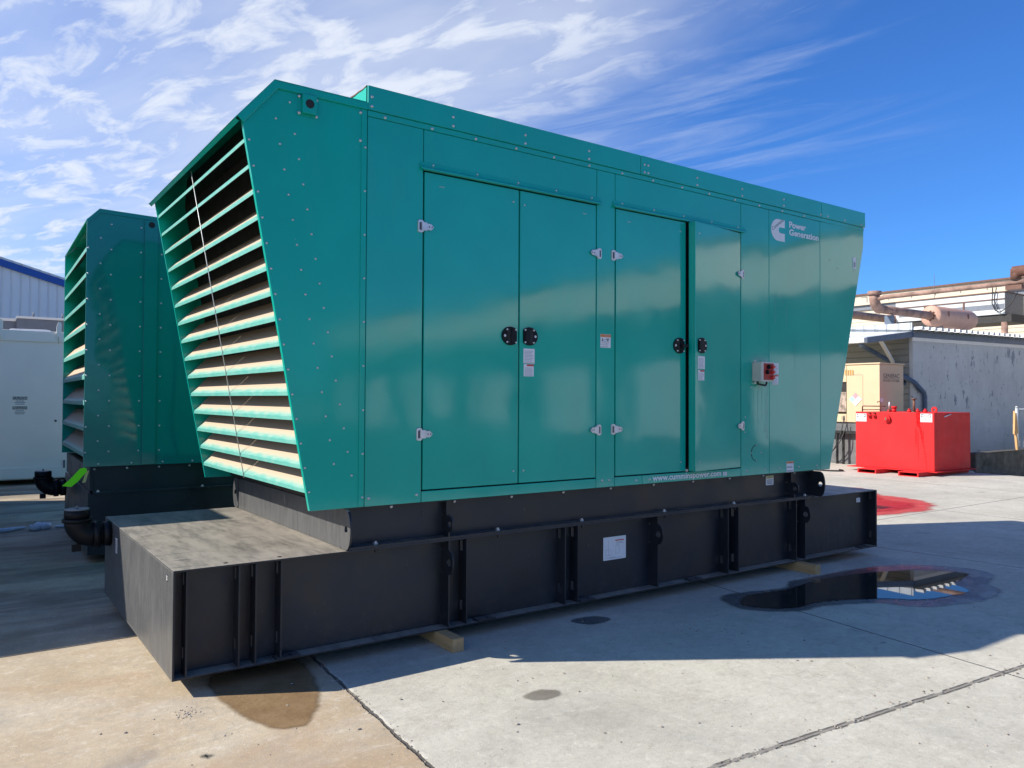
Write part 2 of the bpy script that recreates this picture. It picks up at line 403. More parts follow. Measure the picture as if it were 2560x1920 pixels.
M['brownwet'] = wet('wet_brown_concrete', (.20, .125, .06), (.29, .195, .105), .5, .003)
M['oilspot'] = wet('oil_spot', (.20, .185, .15), (.25, .23, .19), .6, .003)
M['redspill'] = wet('dried_red_spill', (.50, .055, .045), (.58, .085, .07), .55, 0)
M['redspill2'] = wet('fresh_red_spill', (.42, .010, .016), (.50, .018, .02), .4, 0)
M['redtank'] = simple('red_tank_paint', (.60, .026, .029), .55, vary=.10, scale=1.5, spec=.18)
M['reddrip'] = simple('red_drip_paint', (.50, .002, .003), .25, coat=.5)
M['rust'] = simple('rusty_iron', (.16, .075, .05), .75, vary=.4)
M['rustpipe'] = simple('rusty_exhaust_pipe', (.29, .18, .14), .75, vary=.35, scale=3)
M['drum'] = simple('pinkish_muffler_paint', (.50, .30, .225), .6, vary=.08, scale=2)
M['tan'] = simple('tan_enclosure_paint', (.60, .48, .30), .5, vary=.05, scale=1.2)
M['tanlouv'] = simple('tan_louver_amber', (.55, .30, .08), .5)
M['graysteel'] = simple('gray_steel', (.13, .135, .14), .5, vary=.2)
M['wallgray'] = peeled_wall('peeling_gray_wall')
M['wallside'] = siding('olive_lap_siding', (.30, .29, .25), 2, .19, .02)
M['bluegray'] = simple('blue_gray_trim', (.10, .14, .20), .5, vary=.12)
M['roofmetal'] = siding('white_roof_metal', (.66, .67, .66), 0, .30, .03)
M['parapet'] = siding('pale_ribbed_metal', (.55, .60, .66), 1, .36, .03, dirt_amt=.1)
M['cream'] = siding('cream_lap_siding', (.60, .53, .42), 2, .30, .03, dirt_amt=.12)
M['creamtrim'] = simple('cream_trim', (.60, .52, .40), .5, vary=.05)
M['rusttrim'] = simple('rust_trim', (.13, .06, .04), .6, vary=.2)
M['ductwhite'] = simple('white_duct_metal', (.55, .58, .60), .5, vary=.08, scale=1)
M['ductgray'] = simple('gray_duct_stripe', (.16, .18, .22), .5, vary=.1)
M['darkunder'] = simple('dark_underside', (.03, .028, .028), .7)
M['retain'] = wet('stained_retaining_concrete', (.07, .065, .05), (.13, .12, .10), .85, .004)
M['galv'] = simple('galvanized_post', (.50, .53, .54), .4, metal=.3, vary=.1)
M['container'] = simple('white_container_paint', (.88, .82, .73), .5, vary=.04, scale=.8)
M['whmetal'] = siding('white_wall_metal', (.78, .79, .78), 0, .30, .02, dirt_amt=.1)
M['bluetrim'] = simple('blue_trim', (.015, .085, .36), .45, vary=.06)
M['annex'] = simple('slate_gray_metal', (.17, .18, .20), .5, vary=.06)
M['farcream'] = siding('cream_warehouse_metal', (.82, .77, .66), 1, .45, .03, dirt_amt=.08)
M['fardark'] = siding('dark_green_warehouse_metal', (.02, .05, .048), 1, .45, .03, dirt_amt=.1)
M['green'] = simple('neon_green_vinyl', (.22, 1.0, .002), .45, vary=.05)
M['sock'] = simple('white_absorbent_cloth', (.72, .73, .75), .8, vary=.1, scale=14, bump=.004)
M['stone'] = simple('gravel_stone', (.27, .24, .205), .85, vary=.6, scale=.9)
M['pink'] = simple('diamond_pink', (.75, .30, .33), .5, vary=.03)
M['skyblue'] = simple('diamond_blue', (.36, .68, .82), .5, vary=.03)
M['hose'] = simple('black_hose_rubber', (.012, .012, .013), .5, vary=.3)
M['rock'] = simple('dusty_radiator_core', (.42, .34, .27), .8, vary=.5, scale=7, bump=.02)

# shared small meshes ------------------------------------------------------
def proto(mb, name, mat): o = mb.build(name, mat); me = o.data; bpy.data.objects.remove(o); return me
def bolt_mesh(r):
    mb = MB(); mb.dome((0,0,0), (0,-1,0), r, r*.75, 10); return proto(mb, 'bolt', M['bolt'])
BM_S, BM_M, BM_L = bolt_mesh(.0075), bolt_mesh(.0105), bolt_mesh(.013)
def put(me, name, parent, loc, rot=None):
    o = bpy.data.objects.new(name, me); COL.objects.link(o); o.parent = parent; o.location = loc
    if rot: o.rotation_euler = rot
    return o

def arc(cx, cy, rx, ry, a0, a1, n):
    return [(cx + rx*math.cos(R(a0+(a1-a0)*i/n)), cy + ry*math.sin(R(a0+(a1-a0)*i/n))) for i in range(n+1)]

# ------------------------------------------------------------------ camera, sun, sky
CAM = (-.99871, -4.65721, 1.67156); yaw, pitch, roll = .95267, .02014, .00501
f = Vector((math.cos(pitch)*math.cos(yaw), math.cos(pitch)*math.sin(yaw), math.sin(pitch)))
r0 = Vector((math.sin(yaw), -math.cos(yaw), 0)); u0 = r0.cross(f)
rt = r0*math.cos(roll) + u0*math.sin(roll); up = -r0*math.sin(roll) + u0*math.cos(roll)
cam = bpy.data.objects.new('camera', bpy.data.cameras.new('camera')); COL.objects.link(cam)
cam.matrix_world = Matrix(((rt.x, up.x, -f.x, CAM[0]), (rt.y, up.y, -f.y, CAM[1]), (rt.z, up.z, -f.z, CAM[2]), (0,0,0,1)))
cam.data.sensor_width = 36; cam.data.lens = 1950.27/2560*36; cam.data.clip_start = .05; cam.data.clip_end = 3000
scene.camera = cam

SUN = Vector((-1.14, .60, 1.0)).normalized()          # towards the sun
sl = bpy.data.lights.new('sun', 'SUN'); sl.energy = 5.0; sl.angle = R(.53); sl.color = (1.0, .93, .82)
so = bpy.data.objects.new('sun', sl); COL.objects.link(so); so.rotation_euler = (-SUN).to_track_quat('-Z', 'Y').to_euler(); so.location = (-20, 10, 20)
sun_el = math.asin(SUN.z); sun_rot = math.atan2(SUN.x, SUN.y)

w = bpy.data.worlds.new('World'); scene.world = w; w.use_nodes = True; nt = w.node_tree; nt.nodes.clear(); g = N(nt)
out = g.n('ShaderNodeOutputWorld'); bg = g.n('ShaderNodeBackground'); g.link(bg.outputs[0], out.inputs[0])
sky = g.n('ShaderNodeTexSky', sky_type='NISHITA'); sky.sun_disc = False; sky.sun_elevation = sun_el; sky.sun_rotation = sun_rot
sky.air_density = 1.0; sky.dust_density = .35; sky.ozone_density = 2.6; sky.altitude = 50
d = g.coords('Generated'); q = g.xyz(d)
zz = g.math('ADD', g.math('MAXIMUM', q[2], 0.0), .07)
cx = g.math('DIVIDE', q[0], zz); cy = g.math('DIVIDE', q[1], zz)
cv = g.n('ShaderNodeCombineXYZ'); g.link(cx, cv.inputs[0]); g.link(cy, cv.inputs[1])
# mottled puffs and wind-drawn wisps on a flat layer high above
def along(ang, sa, sb):
    ca, sb_ = math.cos(R(ang)), math.sin(R(ang))
    a = g.math('ADD', g.math('MULTIPLY', cx, ca*sa), g.math('MULTIPLY', cy, sb_*sa))
    b = g.math('ADD', g.math('MULTIPLY', cx, -sb_*sb), g.math('MULTIPLY', cy, ca*sb))
    k = g.n('ShaderNodeCombineXYZ'); g.link(a, k.inputs[0]); g.link(b, k.inputs[1]); return k.outputs[0]
puff = g.noise(along(-70, .62, 1.35), 6.2, 8, .60, .45)
big = g.noise(along(-70, .42, 1.1), 1.6, 5, .55, .4)
wisp = g.noise(along(-74, .36, 1.7), 1.6, 9, .64, .95)
azl = g.math('SUBTRACT', g.math('MULTIPLY', q[0], -math.sin(yaw)), g.math('MULTIPLY', q[1], -math.cos(yaw)))   # towards the left of the view
fwd = g.math('ADD', g.math('MULTIPLY', q[0], math.cos(yaw)), g.math('MULTIPLY', q[1], math.sin(yaw)))
ratio = g.math('DIVIDE', azl, g.math('MAXIMUM', g.math('ABSOLUTE', fwd), .05))
lift = g.math('MULTIPLY', g.math('SUBTRACT', g.math('MINIMUM', q[2], .5), .30), 1.9)
cov0 = g.math('ADD', g.math('ADD', ratio, lift), g.math('MULTIPLY', g.math('SUBTRACT', big, .5), .5))
high = g.ss(q[2], .78, .5)
cover = g.math('MULTIPLY', g.ss(cov0, -.22, .30), high)
fringe = g.math('MULTIPLY', g.ss(cov0, -.66, -.12), high)
cp = g.math('MULTIPLY', g.ss(g.math('ADD', g.math('MULTIPLY', puff, .7), g.math('MULTIPLY', big, .3)), .34, .62), cover)
cw = g.math('MULTIPLY', g.math('MULTIPLY', g.ss(wisp, .45, .86), fringe), .58)
cvl = g.math('MULTIPLY', cover, g.ss(big, .25, .65, .34, .66))
cl = g.math('MAXIMUM', g.math('MAXIMUM', cp, cw), cvl)
cl = g.math('MULTIPLY', cl, g.ss(q[2], -.02, .03))
tint = g.n('ShaderNodeMix', data_type='RGBA', blend_type='MULTIPLY'); tint.inputs[0].default_value = 1
g.link(sky.outputs[0], tint.inputs[6]); tint.inputs[7].default_value = (.42, .90, 1.60, 1)
mx = g.mix(g.math('MULTIPLY', cl, .9), tint.outputs[2], (7.7, 8.2, 9.1))
g.link(mx, bg.inputs[0]); bg.inputs[1].default_value = .078

scene.view_settings.view_transform = 'Standard'; scene.view_settings.look = 'None'; scene.view_settings.exposure = .52; scene.view_settings.gamma = 1
scene.render.engine = 'CYCLES'

# ------------------------------------------------------------------ the yard
def sheet(name, poly, z, mat, label=None, jit=.012, sub=4, n_seed=1, fade=.05):
    """flat sheet with a soft irregular outline (Catmull-Rom through poly); it thins out over its outer `fade` metres"""
    rnd = random.Random(n_seed); n = len(poly); pts = []
    for i in range(n):
        p0, p1, p2, p3 = (Vector(poly[(i+k) % n]) for k in (-1, 0, 1, 2))
        for s in range(sub):
            t = s/sub
            q = .5*((2*p1) + (p2-p0)*t + (2*p0-5*p1+4*p2-p3)*t*t + (3*p1-p0-3*p2+p3)*t**3)
            pts.append(Vector((q.x + rnd.uniform(-jit, jit), q.y + rnd.uniform(-jit, jit))))
    m = len(pts); area = sum(pts[i].x*pts[(i+1) % m].y - pts[(i+1) % m].x*pts[i].y for i in range(m))
    if area < 0: pts.reverse()
    inn, out_ = [], []
    for i in range(m):
        tv = (pts[(i+2) % m] - pts[i-2]); nv = Vector((-tv.y, tv.x)).normalized()
        inn.append(pts[i] + nv*fade*.5); out_.append(pts[i] - nv*fade*.5)
    bm = bmesh.new(); lay = bm.verts.layers.float.new('fade')
    A = [bm.verts.new((p.x, p.y, z)) for p in out_]; B = [bm.verts.new((p.x, p.y, z)) for p in inn]
    for v in B: v[lay] = 1.0
    for i in range(m): bm.faces.new((A[i], A[(i+1) % m], B[(i+1) % m], B[i]))
    bm.faces.new(B); me = bpy.data.meshes.new(name); bm.to_mesh(me); bm.free(); me.materials.append(mat)
    o = bpy.data.objects.new(name, me); COL.objects.link(o)
    return tag(o, kind='structure')
def soften(mat, strength=1.0, grain=14, power=.35):
    """lets a stain thin out to nothing at its rim (vertex attribute `fade`), broken up by grain"""
    nt = mat.node_tree; g = N(nt); pr = [n for n in nt.nodes if n.type == 'BSDF_PRINCIPLED'][0]; ou = [n for n in nt.nodes if n.type == 'OUTPUT_MATERIAL'][0]
    at = g.n('ShaderNodeAttribute'); at.attribute_name = 'fade'
    nz = g.noise(g.pos(), grain, 5, .7)
    f_ = g.math('ADD', at.outputs['Fac'], g.math('MULTIPLY', g.math('SUBTRACT', nz, .5), power*2))
    a = g.math('MULTIPLY', g.ss(f_, .15, .85), strength); a = g.math('MULTIPLY', a, g.ss(at.outputs['Fac'], .0, .15))
    tr = g.n('ShaderNodeBsdfTransparent'); mx_ = g.n('ShaderNodeMixShader'); g.link(a, mx_.inputs[0]); g.link(tr.outputs[0], mx_.inputs[1]); g.link(pr.outputs[0], mx_.inputs[2]); g.link(mx_.outputs[0], ou.inputs[0])
for k_, st_, gr_ in (('damp', .80, 9), ('film', .38, 5), ('brownwet', .9, 12), ('oilspot', .8, 16), ('redspill', .92, 3), ('redspill2', .8, 3), ('water', 1.0, 20)): soften(M[k_], st_, gr_)

gb = MB(); xs = [-400, -60, -20, -8, -4, 0, 4, 8, 12, 16, 18.6, 19.6, 21, 23, 26, 30, 40, 80, 500]; ys = [-400, -60, -20, -8, -4, -2, 0, 2, 4.30, 4.42, 8, 14, 30, 80, 500]
def gz(x, y): return 0 if y > 4.35 else -min(1.0, max(0, (x-18.6)*.1))
gv = [[gb.bm.verts.new((x, y, gz(x, y))) for y in ys] for x in xs]
for i in range(len(xs)-1):
    for j in range(len(ys)-1): gb.bm.faces.new((gv[i][j], gv[i+1][j], gv[i+1][j+1], gv[i][j+1]))
tag(gb.build('ground', M['ground']), kind='structure')

outer = [(5.35,-.24),(5.69,-.26),(6.13,-.27),(6.63,-.34),(7.04,-.55),(7.28,-.91),(7.18,-1.2),(6.76,-1.32),(6.54,-1.52),(6.17,-1.58),(5.78,-1.53),(5.41,-1.38),(5.25,-1.12),(4.78,-.92),(4.47,-.89),(4.18,-.64),(4.23,-.37),(4.37,-.24),(4.59,-.25),(5.03,-.36),(5.2,-.3)]
sheet('damp_patch', outer, .003, M['damp'], jit=.006, n_seed=3, fade=.10)
sheet('pink_film', [(5.62,-.27),(6.2,-.34),(6.7,-.44),(7.0,-.72),(6.96,-1.1),(6.62,-1.32),(6.3,-1.47),(5.85,-1.45),(5.45,-1.3),(5.45,-1.0),(5.5,-.5)], .005, M['film'], jit=.006, n_seed=4, fade=.22)
sheet('puddle', [(4.25,-.55),(4.55,-.36),(5.0,-.42),(5.5,-.36),(5.95,-.40),(6.38,-.50),(6.76,-.66),(7.03,-1.0),(6.74,-1.10),(6.48,-1.15),(6.3,-1.37),(5.95,-1.35),(5.62,-1.26),(5.38,-1.05),(4.9,-.84),(4.5,-.82)], .007, M['water'], jit=.004, n_seed=5, fade=.045)
sheet('damp_stain', [(.28,.25),(.22,-.1),(.25,-.45),(.33,-.70),(.42,-.76),(.50,-.75),(.62,-.56),(.71,-.36),(.80,.10),(.7,.4)], .003, M['brownwet'], jit=.006, n_seed=6, fade=.07)
sheet('oil_stain', [(2.80,-.10),(2.90,-.06),(3.04,-.09),(3.10,-.20),(3.0,-.25),(2.86,-.24)], .003, M['damp'], jit=.006, n_seed=7)
sheet('oil_stain', [(1.63,-1.10),(1.72,-1.06),(1.82,-1.10),(1.83,-1.18),(1.73,-1.20),(1.64,-1.17)], .003, M['oilspot'], jit=.005, n_seed=8)
sheet('oil_stain', [(-.045,-.83),(-.02,-.82),(-.005,-.85),(-.03,-.865)], .003, M['oilspot'], jit=.002, n_seed=9)
sheet('red_spill', [(13.2,3.9),(12.5,2.97),(12.45,2.6),(12.34,2.23),(12.0,1.75),(11.6,1.62),(11.3,1.48),(10.75,1.49),(10.07,1.61),(9.6,1.9),(9.8,2.6),(11,3.6)], .003, M['redspill'], jit=.04, n_seed=10, fade=.25)
sheet('red_spill', [(12.4,3.2),(11.9,2.5),(11.7,1.95),(11.2,1.75),(10.7,1.72),(10.2,1.85),(10.0,2.3),(10.8,3.2)], .007, M['redspill2'], jit=.02, n_seed=11, fade=.3)
mb = MB(); mb.face([(-400, -400, .004), (24.5, -400, .004), (24.5, -7.2, .004), (-400, -7.2, .004)]); tag(mb.build('unseen_dark_ground', simple('dark_ground', (.075, .074, .072), .85, vary=.25, scale=1.2)), kind='structure')  # unseen dark ground added behind the camera to dim reflections and bounce
# loose grit lying about
st = MB(); rnd = random.Random(5)
def stone(x, y, s):
    c = Vector((x, y, s*.3)); ax = [rnd.uniform(.6, 1.3)*s for _ in range(3)]; a = rnd.uniform(0, 6.3)
    b = bmesh.ops.create_icosphere(st.bm, subdivisions=1, radius=1)
    for v in b['verts']:
        k = rnd.uniform(.75, 1.15); p = Vector((v.co.x*ax[0]*k, v.co.y*ax[1]*k, v.co.z*ax[2]*.6*k))
        v.co = c + Vector((p.x*math.cos(a)-p.y*math.sin(a), p.x*math.sin(a)+p.y*math.cos(a), p.z))
for _ in range(330):
    x = rnd.uniform(-1.2, 6.5); y = rnd.uniform(-3.0, -.15)
    stone(x, y, rnd.choice([.003, .004, .005, .006, .009]))
for _ in range(60): stone(.02+rnd.gauss(0, .03), -.28+rnd.gauss(0, .03), rnd.choice([.003, .004, .006]))
for _ in range(170):
    x = rnd.uniform(1.0, 7.5); stone(x, -2.115-.082*x+rnd.gauss(0, .035), rnd.choice([.004, .006, .009]))
for _ in range(120):
    y = rnd.uniform(-2.2, .1); stone(.885+.065*y+rnd.gauss(0, .02), y, rnd.choice([.003, .004, .006]))
for _ in range(90): stone(3.4+rnd.gauss(0, .25), -.75+rnd.gauss(0, .15), rnd.choice([.003, .005, .007]))
tag(st.build('gravel', M['stone']), kind='stuff')

# ------------------------------------------------------------------ the big teal generator set
gen = thing('diesel_generator', 'large teal generator set with louvered end and four side doors on a black tank', 'generator', group='teal generator sets')

# --- tank
tb = MB()
tb.box(.012, 7.208, .10, 2.42, .102, .693)                # body
tb.box(0, 7.22, 0, 2.44, .693, .705)                       # top plate
tb.box(0, 7.22, 0, 2.44, .090, .102)                       # bottom plate
tb.box(0, .012, .0, 2.44, .102, .693)                      # end plates
tb.box(7.208, 7.22, .0, 2.44, .102, .693)
tank = tb.build('fuel_tank', M['black'], gen, bevel=.002)
def rib(x, eye=None, back=.10):
    mb = MB(); t = .010
    if eye:
        zc, rr = eye
        outer = [(back, .6915), (.001, .6915)] + [(0 - max(0, .053*math.cos(R(a))), zc + .085*math.sin(R(a))) for a in range(80, -81, -16)] + [(.001, .1035), (back, .1035)]
        c = (-.004, zc); n = 24
        def at(loop, k):   # resample loop by angle around c
            return loop
        # plate as upper, lower and eye ring
        mb.box(x-t, x, .0, back, zc+.085, .6915); mb.box(x-t, x, .0, back, .1035, zc-.085)
        ro = []
        for k in range(n):
            a = 2*math.pi*k/n; dy, dz = math.cos(a), math.sin(a)
            # outer limit: ellipse on the -y side, rectangle on the +y side
            if dy < 0:
                e = 1/math.sqrt((dy/.053)**2 + (dz/.085)**2)
                ro.append((c[0]+dy*e, zc+dz*e))
            else:
                e = min((back-c[0])/dy if dy > 1e-6 else 9, .085/abs(dz) if abs(dz) > 1e-6 else 9); ro.append((c[0]+dy*e, zc+dz*e))
        ri = [(c[0]+rr*math.cos(2*math.pi*k/n), zc+rr*math.sin(2*math.pi*k/n)) for k in range(n)]
        mb.ring(ro, ri, 'x', x-t, x)
    else:
        mb.box(x-t, x, .0, .052, .1035, .6915)
        for z0, z1 in ((.1035, .185), (.255, .60), (.675, .6915)): mb.box(x-t, x, .052, .083, z0, z1)
        mb.box(x-t, x, .083, back, .1035, .6915)
    return mb.build('lifting_eye' if eye else 'rib', M['blackside'], tank)
for x in (.079, .370, .468, .620, 1.938, 2.829, 2.958, 4.738, 4.887, 5.767, 7.206): rib(x)
for x in (1.793, 3.836, 5.915): rib(x, (.545, .026))
for x in (.66, 2.10, 3.05, 4.3, 6.98):
    mb = MB(); mb.box(x-.075, x+.075, -.012, .07, .102, .112); mb.m(1); mb.cyl((x+.02, .02, .112), (x+.02, .02, .114), .012, 10)
    mb.build('foot_pad', [M['blackside'], M['dark_in']], tank)
for x in (.30, .62):
    mb = MB(); mb.cyl((x, .06, .7055), (x, .06, .7072), .013, 12); mb.build('bolt_hole', M['dark_in'], tank)
# tank decals
mb = MB(); mb.box(3.300, 3.550, .0955, .0985, .365, .552); mb.m(1)
mb.box(3.43, 3.525, .0945, .0955, .515, .524)
mb.m(2)
for z in (.503, .494): mb.box(3.44, 3.525, .0947, .0955, z, z+.003)
mb.box(3.315, 3.50, .0947, .0955, .378, .381); mb.box(3.36, 3.42, .0947, .0955, .385, .388)
for a in ((3.325, 3.385, .402, .404), (3.325, 3.385, .447, .449), (3.325, 3.327, .402, .449), (3.383, 3.385, .402, .449), (3.354, 3.356, .402, .53), (3.435, 3.475, .412, .414), (3.435, 3.475, .476, .478), (3.435, 3.437, .412, .478), (3.473, 3.475, .412, .478), (3.443, 3.467, .484, .486)):
    mb.box(a[0], a[1], .0946, .0955, a[2], a[3])
mb.build('lifting_diagram', [M['white'], M['redink'], M['grayink']], tank)
mb = MB(); mb.box(6.98, 7.05, .0955, .0985, .575, .622); mb.m(1)
for z in (.585, .596, .607): mb.box(6.987, 7.043, .0948, .0955, z, z+.003)
mb.build('tank_decal', [M['white'], M['grayink']], tank)
mb = MB(); mb.box(-.002, 0, .13, .165, .62, .66); mb.m(1)
for z in (.628, .638, .648): mb.box(-.003, -.002, .136, .159, z, z+.004)
mb.build('tank_decal', [M['ink'], M['white']], tank)
mb = MB(); mb.box(-.002, 0, 1.86, 1.93, .50, .61); mb.m(1)
for k in range(6): mb.box(-.003, -.002, 1.868, 1.922, .51+.016*k, .517+.016*k)
mb.build('tank_decal', [M['white'], M['ink']], tank)
# vent elbow on the tank end
def elbow(parent, y, z=.61):
    mb = MB(); r = .088; bend = .115; xc = -.235
    mb.tube([(0, y, z), (-.055, y, z)], r*1.08, 20); mb.tube([(-.055, y, z), (-.075, y, z)], r*.95, 20); mb.tube([(-.075, y, z), (-.125, y, z)], r*1.15, 20)
    path = [(-.12, y, z)] + [(-.12 - bend*math.sin(R(a)), y, z + bend*(1-math.cos(R(a)))) for a in range(9, 91, 9)]
    mb.tube(path, r, 20); mb.tube([(xc, y, z+bend-.005), (xc, y, z+bend+.02)], r*1.16, 20)
    mb.tube([(xc, y, z+bend+.02), (xc, y, z+bend+.085)], r*1.0, 20)
    mb.box(xc-.03, xc+.03, y-.03, y+.03, z-.115, z-.06)
    e = mb.build('vent_elbow', M['plastic'], parent)
    c = MB(); c.cyl((xc, y, z+bend+.085), (xc, y, z+bend+.094), r*.97, 20); c.cyl((xc, y, z+bend+.094), (xc, y, z+bend+.115), .008, 8)
    c.build('vent_cap', M['gray_cap'], parent)
elbow(tank, 2.17)

# --- skid between tank and enclosure
sk = MB()
sk.box(1.045, 6.09, .09, 2.36, .722, .966)
sk.box(1.045, 6.09, .004, 2.44, .7065, .722)
sk.box(1.045, 6.09, .03, 2.42, .966, .9745)
skid = sk.build('skid', M['blackside'], gen)
def lug(x, bulge, zc, zh, y0, hole, hc, t=.014, sgn=1, yb=0.0):
    mb = MB(); n = 28; ro = []; c = (hc, zc)
    for k in range(n):
        a = 2*math.pi*k/n; dy, dz = math.cos(a), math.sin(a)
        if dy < 0:
            e = 1/math.sqrt((dy/(bulge+hc))**2 + (dz/zh)**2)
        else:
            e = min((y0-hc)/dy if dy > 1e-6 else 9, zh/abs(dz) if abs(dz) > 1e-6 else 9)
        ro.append((hc+dy*e, zc+dz*e))
    ri = [(hc+hole*math.cos(2*math.pi*k/n), zc+hole*math.sin(2*math.pi*k/n)) for k in range(n)]
    if sgn < 0: ro = [(2.45-y, z) for y, z in ro]; ri = [(2.45-y, z) for y, z in ri]
    mb.ring(ro, ri, 'x', x-t, x); return mb
lug(1.045, .055, .838, .130, .10, .024, .012).build('end_plate', M['black'], skid)
lug(1.045, .055, .838, .130, .10, .024, .012, sgn=-1).build('end_plate', M['black'], skid)
lug(6.105, .095, .838, .127, .10, .024, -.045).build('end_plate', M['blackside'], skid)
mb = MB(); mb.box(1.036, 1.0449, .10, 2.35, .7075, .965); mb.build('end_face', M['black'], skid)
for x in (1.793, 5.735):
    mb = MB(); mb.box(x-.012, x, .0, .09, .7225, .754); mb.build('stiffener', M['blackside'], skid)
    mb = MB(); mb.box(x-.012, x, .03, .09, .87, .9655); mb.build('stiffener', M['blackside'], skid)
    lug(x, .05, .812, .058, .09, .022, -.012, t=.012).build('lifting_eye', M['blackside'], skid)
hexb = MB(); hexb.tube([(0,0,0), (0,0,.008)], .017, 12, smooth=False); hexb.tube([(0,0,.008), (0,0,.019)], .011, 6, smooth=False); hexm = proto(hexb, 'flange_bolt', M['bolt'])
for x in (1.25, 2.22, 3.02, 3.945, 4.86, 5.955): put(hexm, 'flange_bolt', skid, (x, .04, .722))
nut = MB(); nut.tube([(0,0,0), (0,0,-.02)], .012, 6, smooth=False); nutm = proto(nut, 'flange_nut', M['blackside'])
for x in (1.25, 2.22, 3.02, 3.945, 4.86, 5.955): put(nutm, 'flange_nut', skid, (x, .03, .692))
for x in (1.385, 1.879, 2.375, 2.871, 3.368, 3.863, 4.36, 4.857, 5.353, 5.85): put(BM_L, 'skid_bolt', skid, (x, .086, .952))
for x, z in ((1.62, .90), (1.62, .872), (3.29, .955), (3.70, .956), (1.046, .9)):
    mb = MB(); mb.cyl((x, .0892, z), (x, .0882, z), .006, 8); mb.build('bolt_hole', M['dark_in'], skid)
mb = MB(); mb.box(5.40, 5.515, .086, .0895, .855, .945); mb.m(1); mb.box(5.403, 5.512, .085, .086, .918, .942); mb.m(2)
put_text(mb, 'NOTICE', (5.425, .0845, .922), (1,0,0), (0,0,1), .065, .014)
for z in (.902, .890, .878, .866): mb.box(5.415, 5.50, .085, .086, z, z+.005)
mb.build('notice_decal', [M['white'], M['yellow'], M['ink']], skid)

# --- enclosure walls
T = .024
shell = MB()
shell.box(1.16, 6.30, .035, 2.45, .985, 3.55)
enc = shell.build('inner_shell', M['dark_in'], gen)
def panel(name, x0, x1, z0, z1, y0=0.0, y1=T, parent=None, mat='teal', bev=.003):
    mb = MB(); mb.box(x0, x1, y0, y1, z0, z1); return mb.build(name, M[mat], parent or gen, bevel=bev)
wp = []
wp.append(panel('wall_panel', 1.1505, 1.5625, .9765, 3.511))
wp.append(panel('header_panel', 1.5675, 3.1315, 3.234, 3.511))
wp.append(panel('sill_panel', 1.5675, 3.1315, .9765, 1.049))
wp.append(panel('wall_panel', 3.1365, 3.3295, .9765, 3.511))
wp.append(panel('header_panel', 3.3345, 4.9125, 3.238, 3.511))
wp.append(panel('sill_panel', 3.3345, 3.6425, .9765, 1.049))
wp.append(panel('sill_panel', 3.6455, 4.9125, .9765, 1.049))
wp.append(panel('wall_panel', 4.9185, 5.3315, .9765, 3.511))
wide = panel('wall_panel', 5.3365, 6.1675, .9765, 3.511); wp.append(wide)
mb = MB(); mb.prism([(6.172, .974), (6.331, .974), (6.969, 3.345), (6.975, 3.52), (6.172, 3.511)], 'y', 0, T); end_panel = mb.build('end_panel', M['teal'], gen, bevel=.003)
mb = MB(); mb.prism([(6.30, .974), (6.331, .974), (6.969, 3.345), (6.975, 3.52), (6.30, 3.51)], 'y', 2.426, 2.45); mb.build('end_panel', M['teal'], gen)
for zc in [1.1+.15*k for k in range(16)]:
    xr = 6.331 + (zc-.974)*.269
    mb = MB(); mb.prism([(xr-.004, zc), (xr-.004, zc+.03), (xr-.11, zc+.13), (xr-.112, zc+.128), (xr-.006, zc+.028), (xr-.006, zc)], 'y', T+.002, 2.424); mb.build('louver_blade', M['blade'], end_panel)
mb = MB(); mb.box(1.16, 6.30, 2.4505, 2.474, .98, 3.55); mb.build('back_wall', M['teal'], gen)
# faint dried drips below the box
rnd = random.Random(3)
for x, z0, z1 in ((5.43, 2.42, 2.72), (5.60, 2.40, 2.60), (5.74, 1.98, 2.25), (5.55, 2.62, 2.66), (5.88, 2.50, 2.58), (5.02, 1.55, 1.78), (5.10, 1.45, 1.8), (5.16, 1.35, 1.8), (5.22, 1.5, 1.8), (5.27, 1.38, 1.75), (5.30, 1.3, 1.8), (5.45, 1.9, 2.0), (5.24, 2.45, 2.55), (5.18, 2.35, 2.45)):
    w_ = rnd.uniform(.0022, .004); mb = MB(); mb.box(x, x+w_, -.0009, -.0003, z0, z1); mb.build('dried_drip', M['drip'], wide if x > 5.335 else wp[7])
# knock-out ring
mb = MB(); pts = [(5.138+.075*math.cos(R(a)), -.001, 1.183+.075*math.sin(R(a))) for a in range(85, 276, 10)]; mb.tube(pts, .003, 6); mb.build('knockout_ring', M['dark_in'], wp[7])
for x, z in ((5.138, 1.256), (5.137, 1.111), (5.207, 1.183), (5.065, 1.183), (4.975, 1.52), (4.972, 1.38), (5.27, 1.56), (5.27, 1.40), (5.06, 1.80), (5.19, 1.80)):
    put(BM_S, 'panel_bolt', wp[7], (x, 0, z))
for x, z in ((1.18, 1.03), (1.53, 1.03), (3.199, 1.032), (3.274, 1.030)): put(BM_M, 'panel_bolt', wp[0] if x < 2 else wp[3], (x, 0, z))
for x, z in ((3.575, 1.013), (3.728, 1.012)): put(BM_M, 'panel_bolt', wp[5], (x, 0, z))
for x, z in ((5.001, 1.025), (5.264, 1.024), (5.490, 1.022), (5.801, 1.022), (6.104, 1.022)): put(BM_M, 'panel_bolt', wide if x > 5.3 else wp[7], (x, 0, z))
for x, z in ((6.332, 3.134), (6.483, 3.059), (6.786, 3.058)): put(BM_S, 'panel_bolt', end_panel, (x, 0, z))
mb = MB(); mb.box(6.765, 6.822, -.003, -.0003, 3.09, 3.21); mb.m(1); mb.box(6.775, 6.812, -.0036, -.003, 3.105, 3.16); mb.build('end_decal', [M['white'], M['grayink']], end_panel)
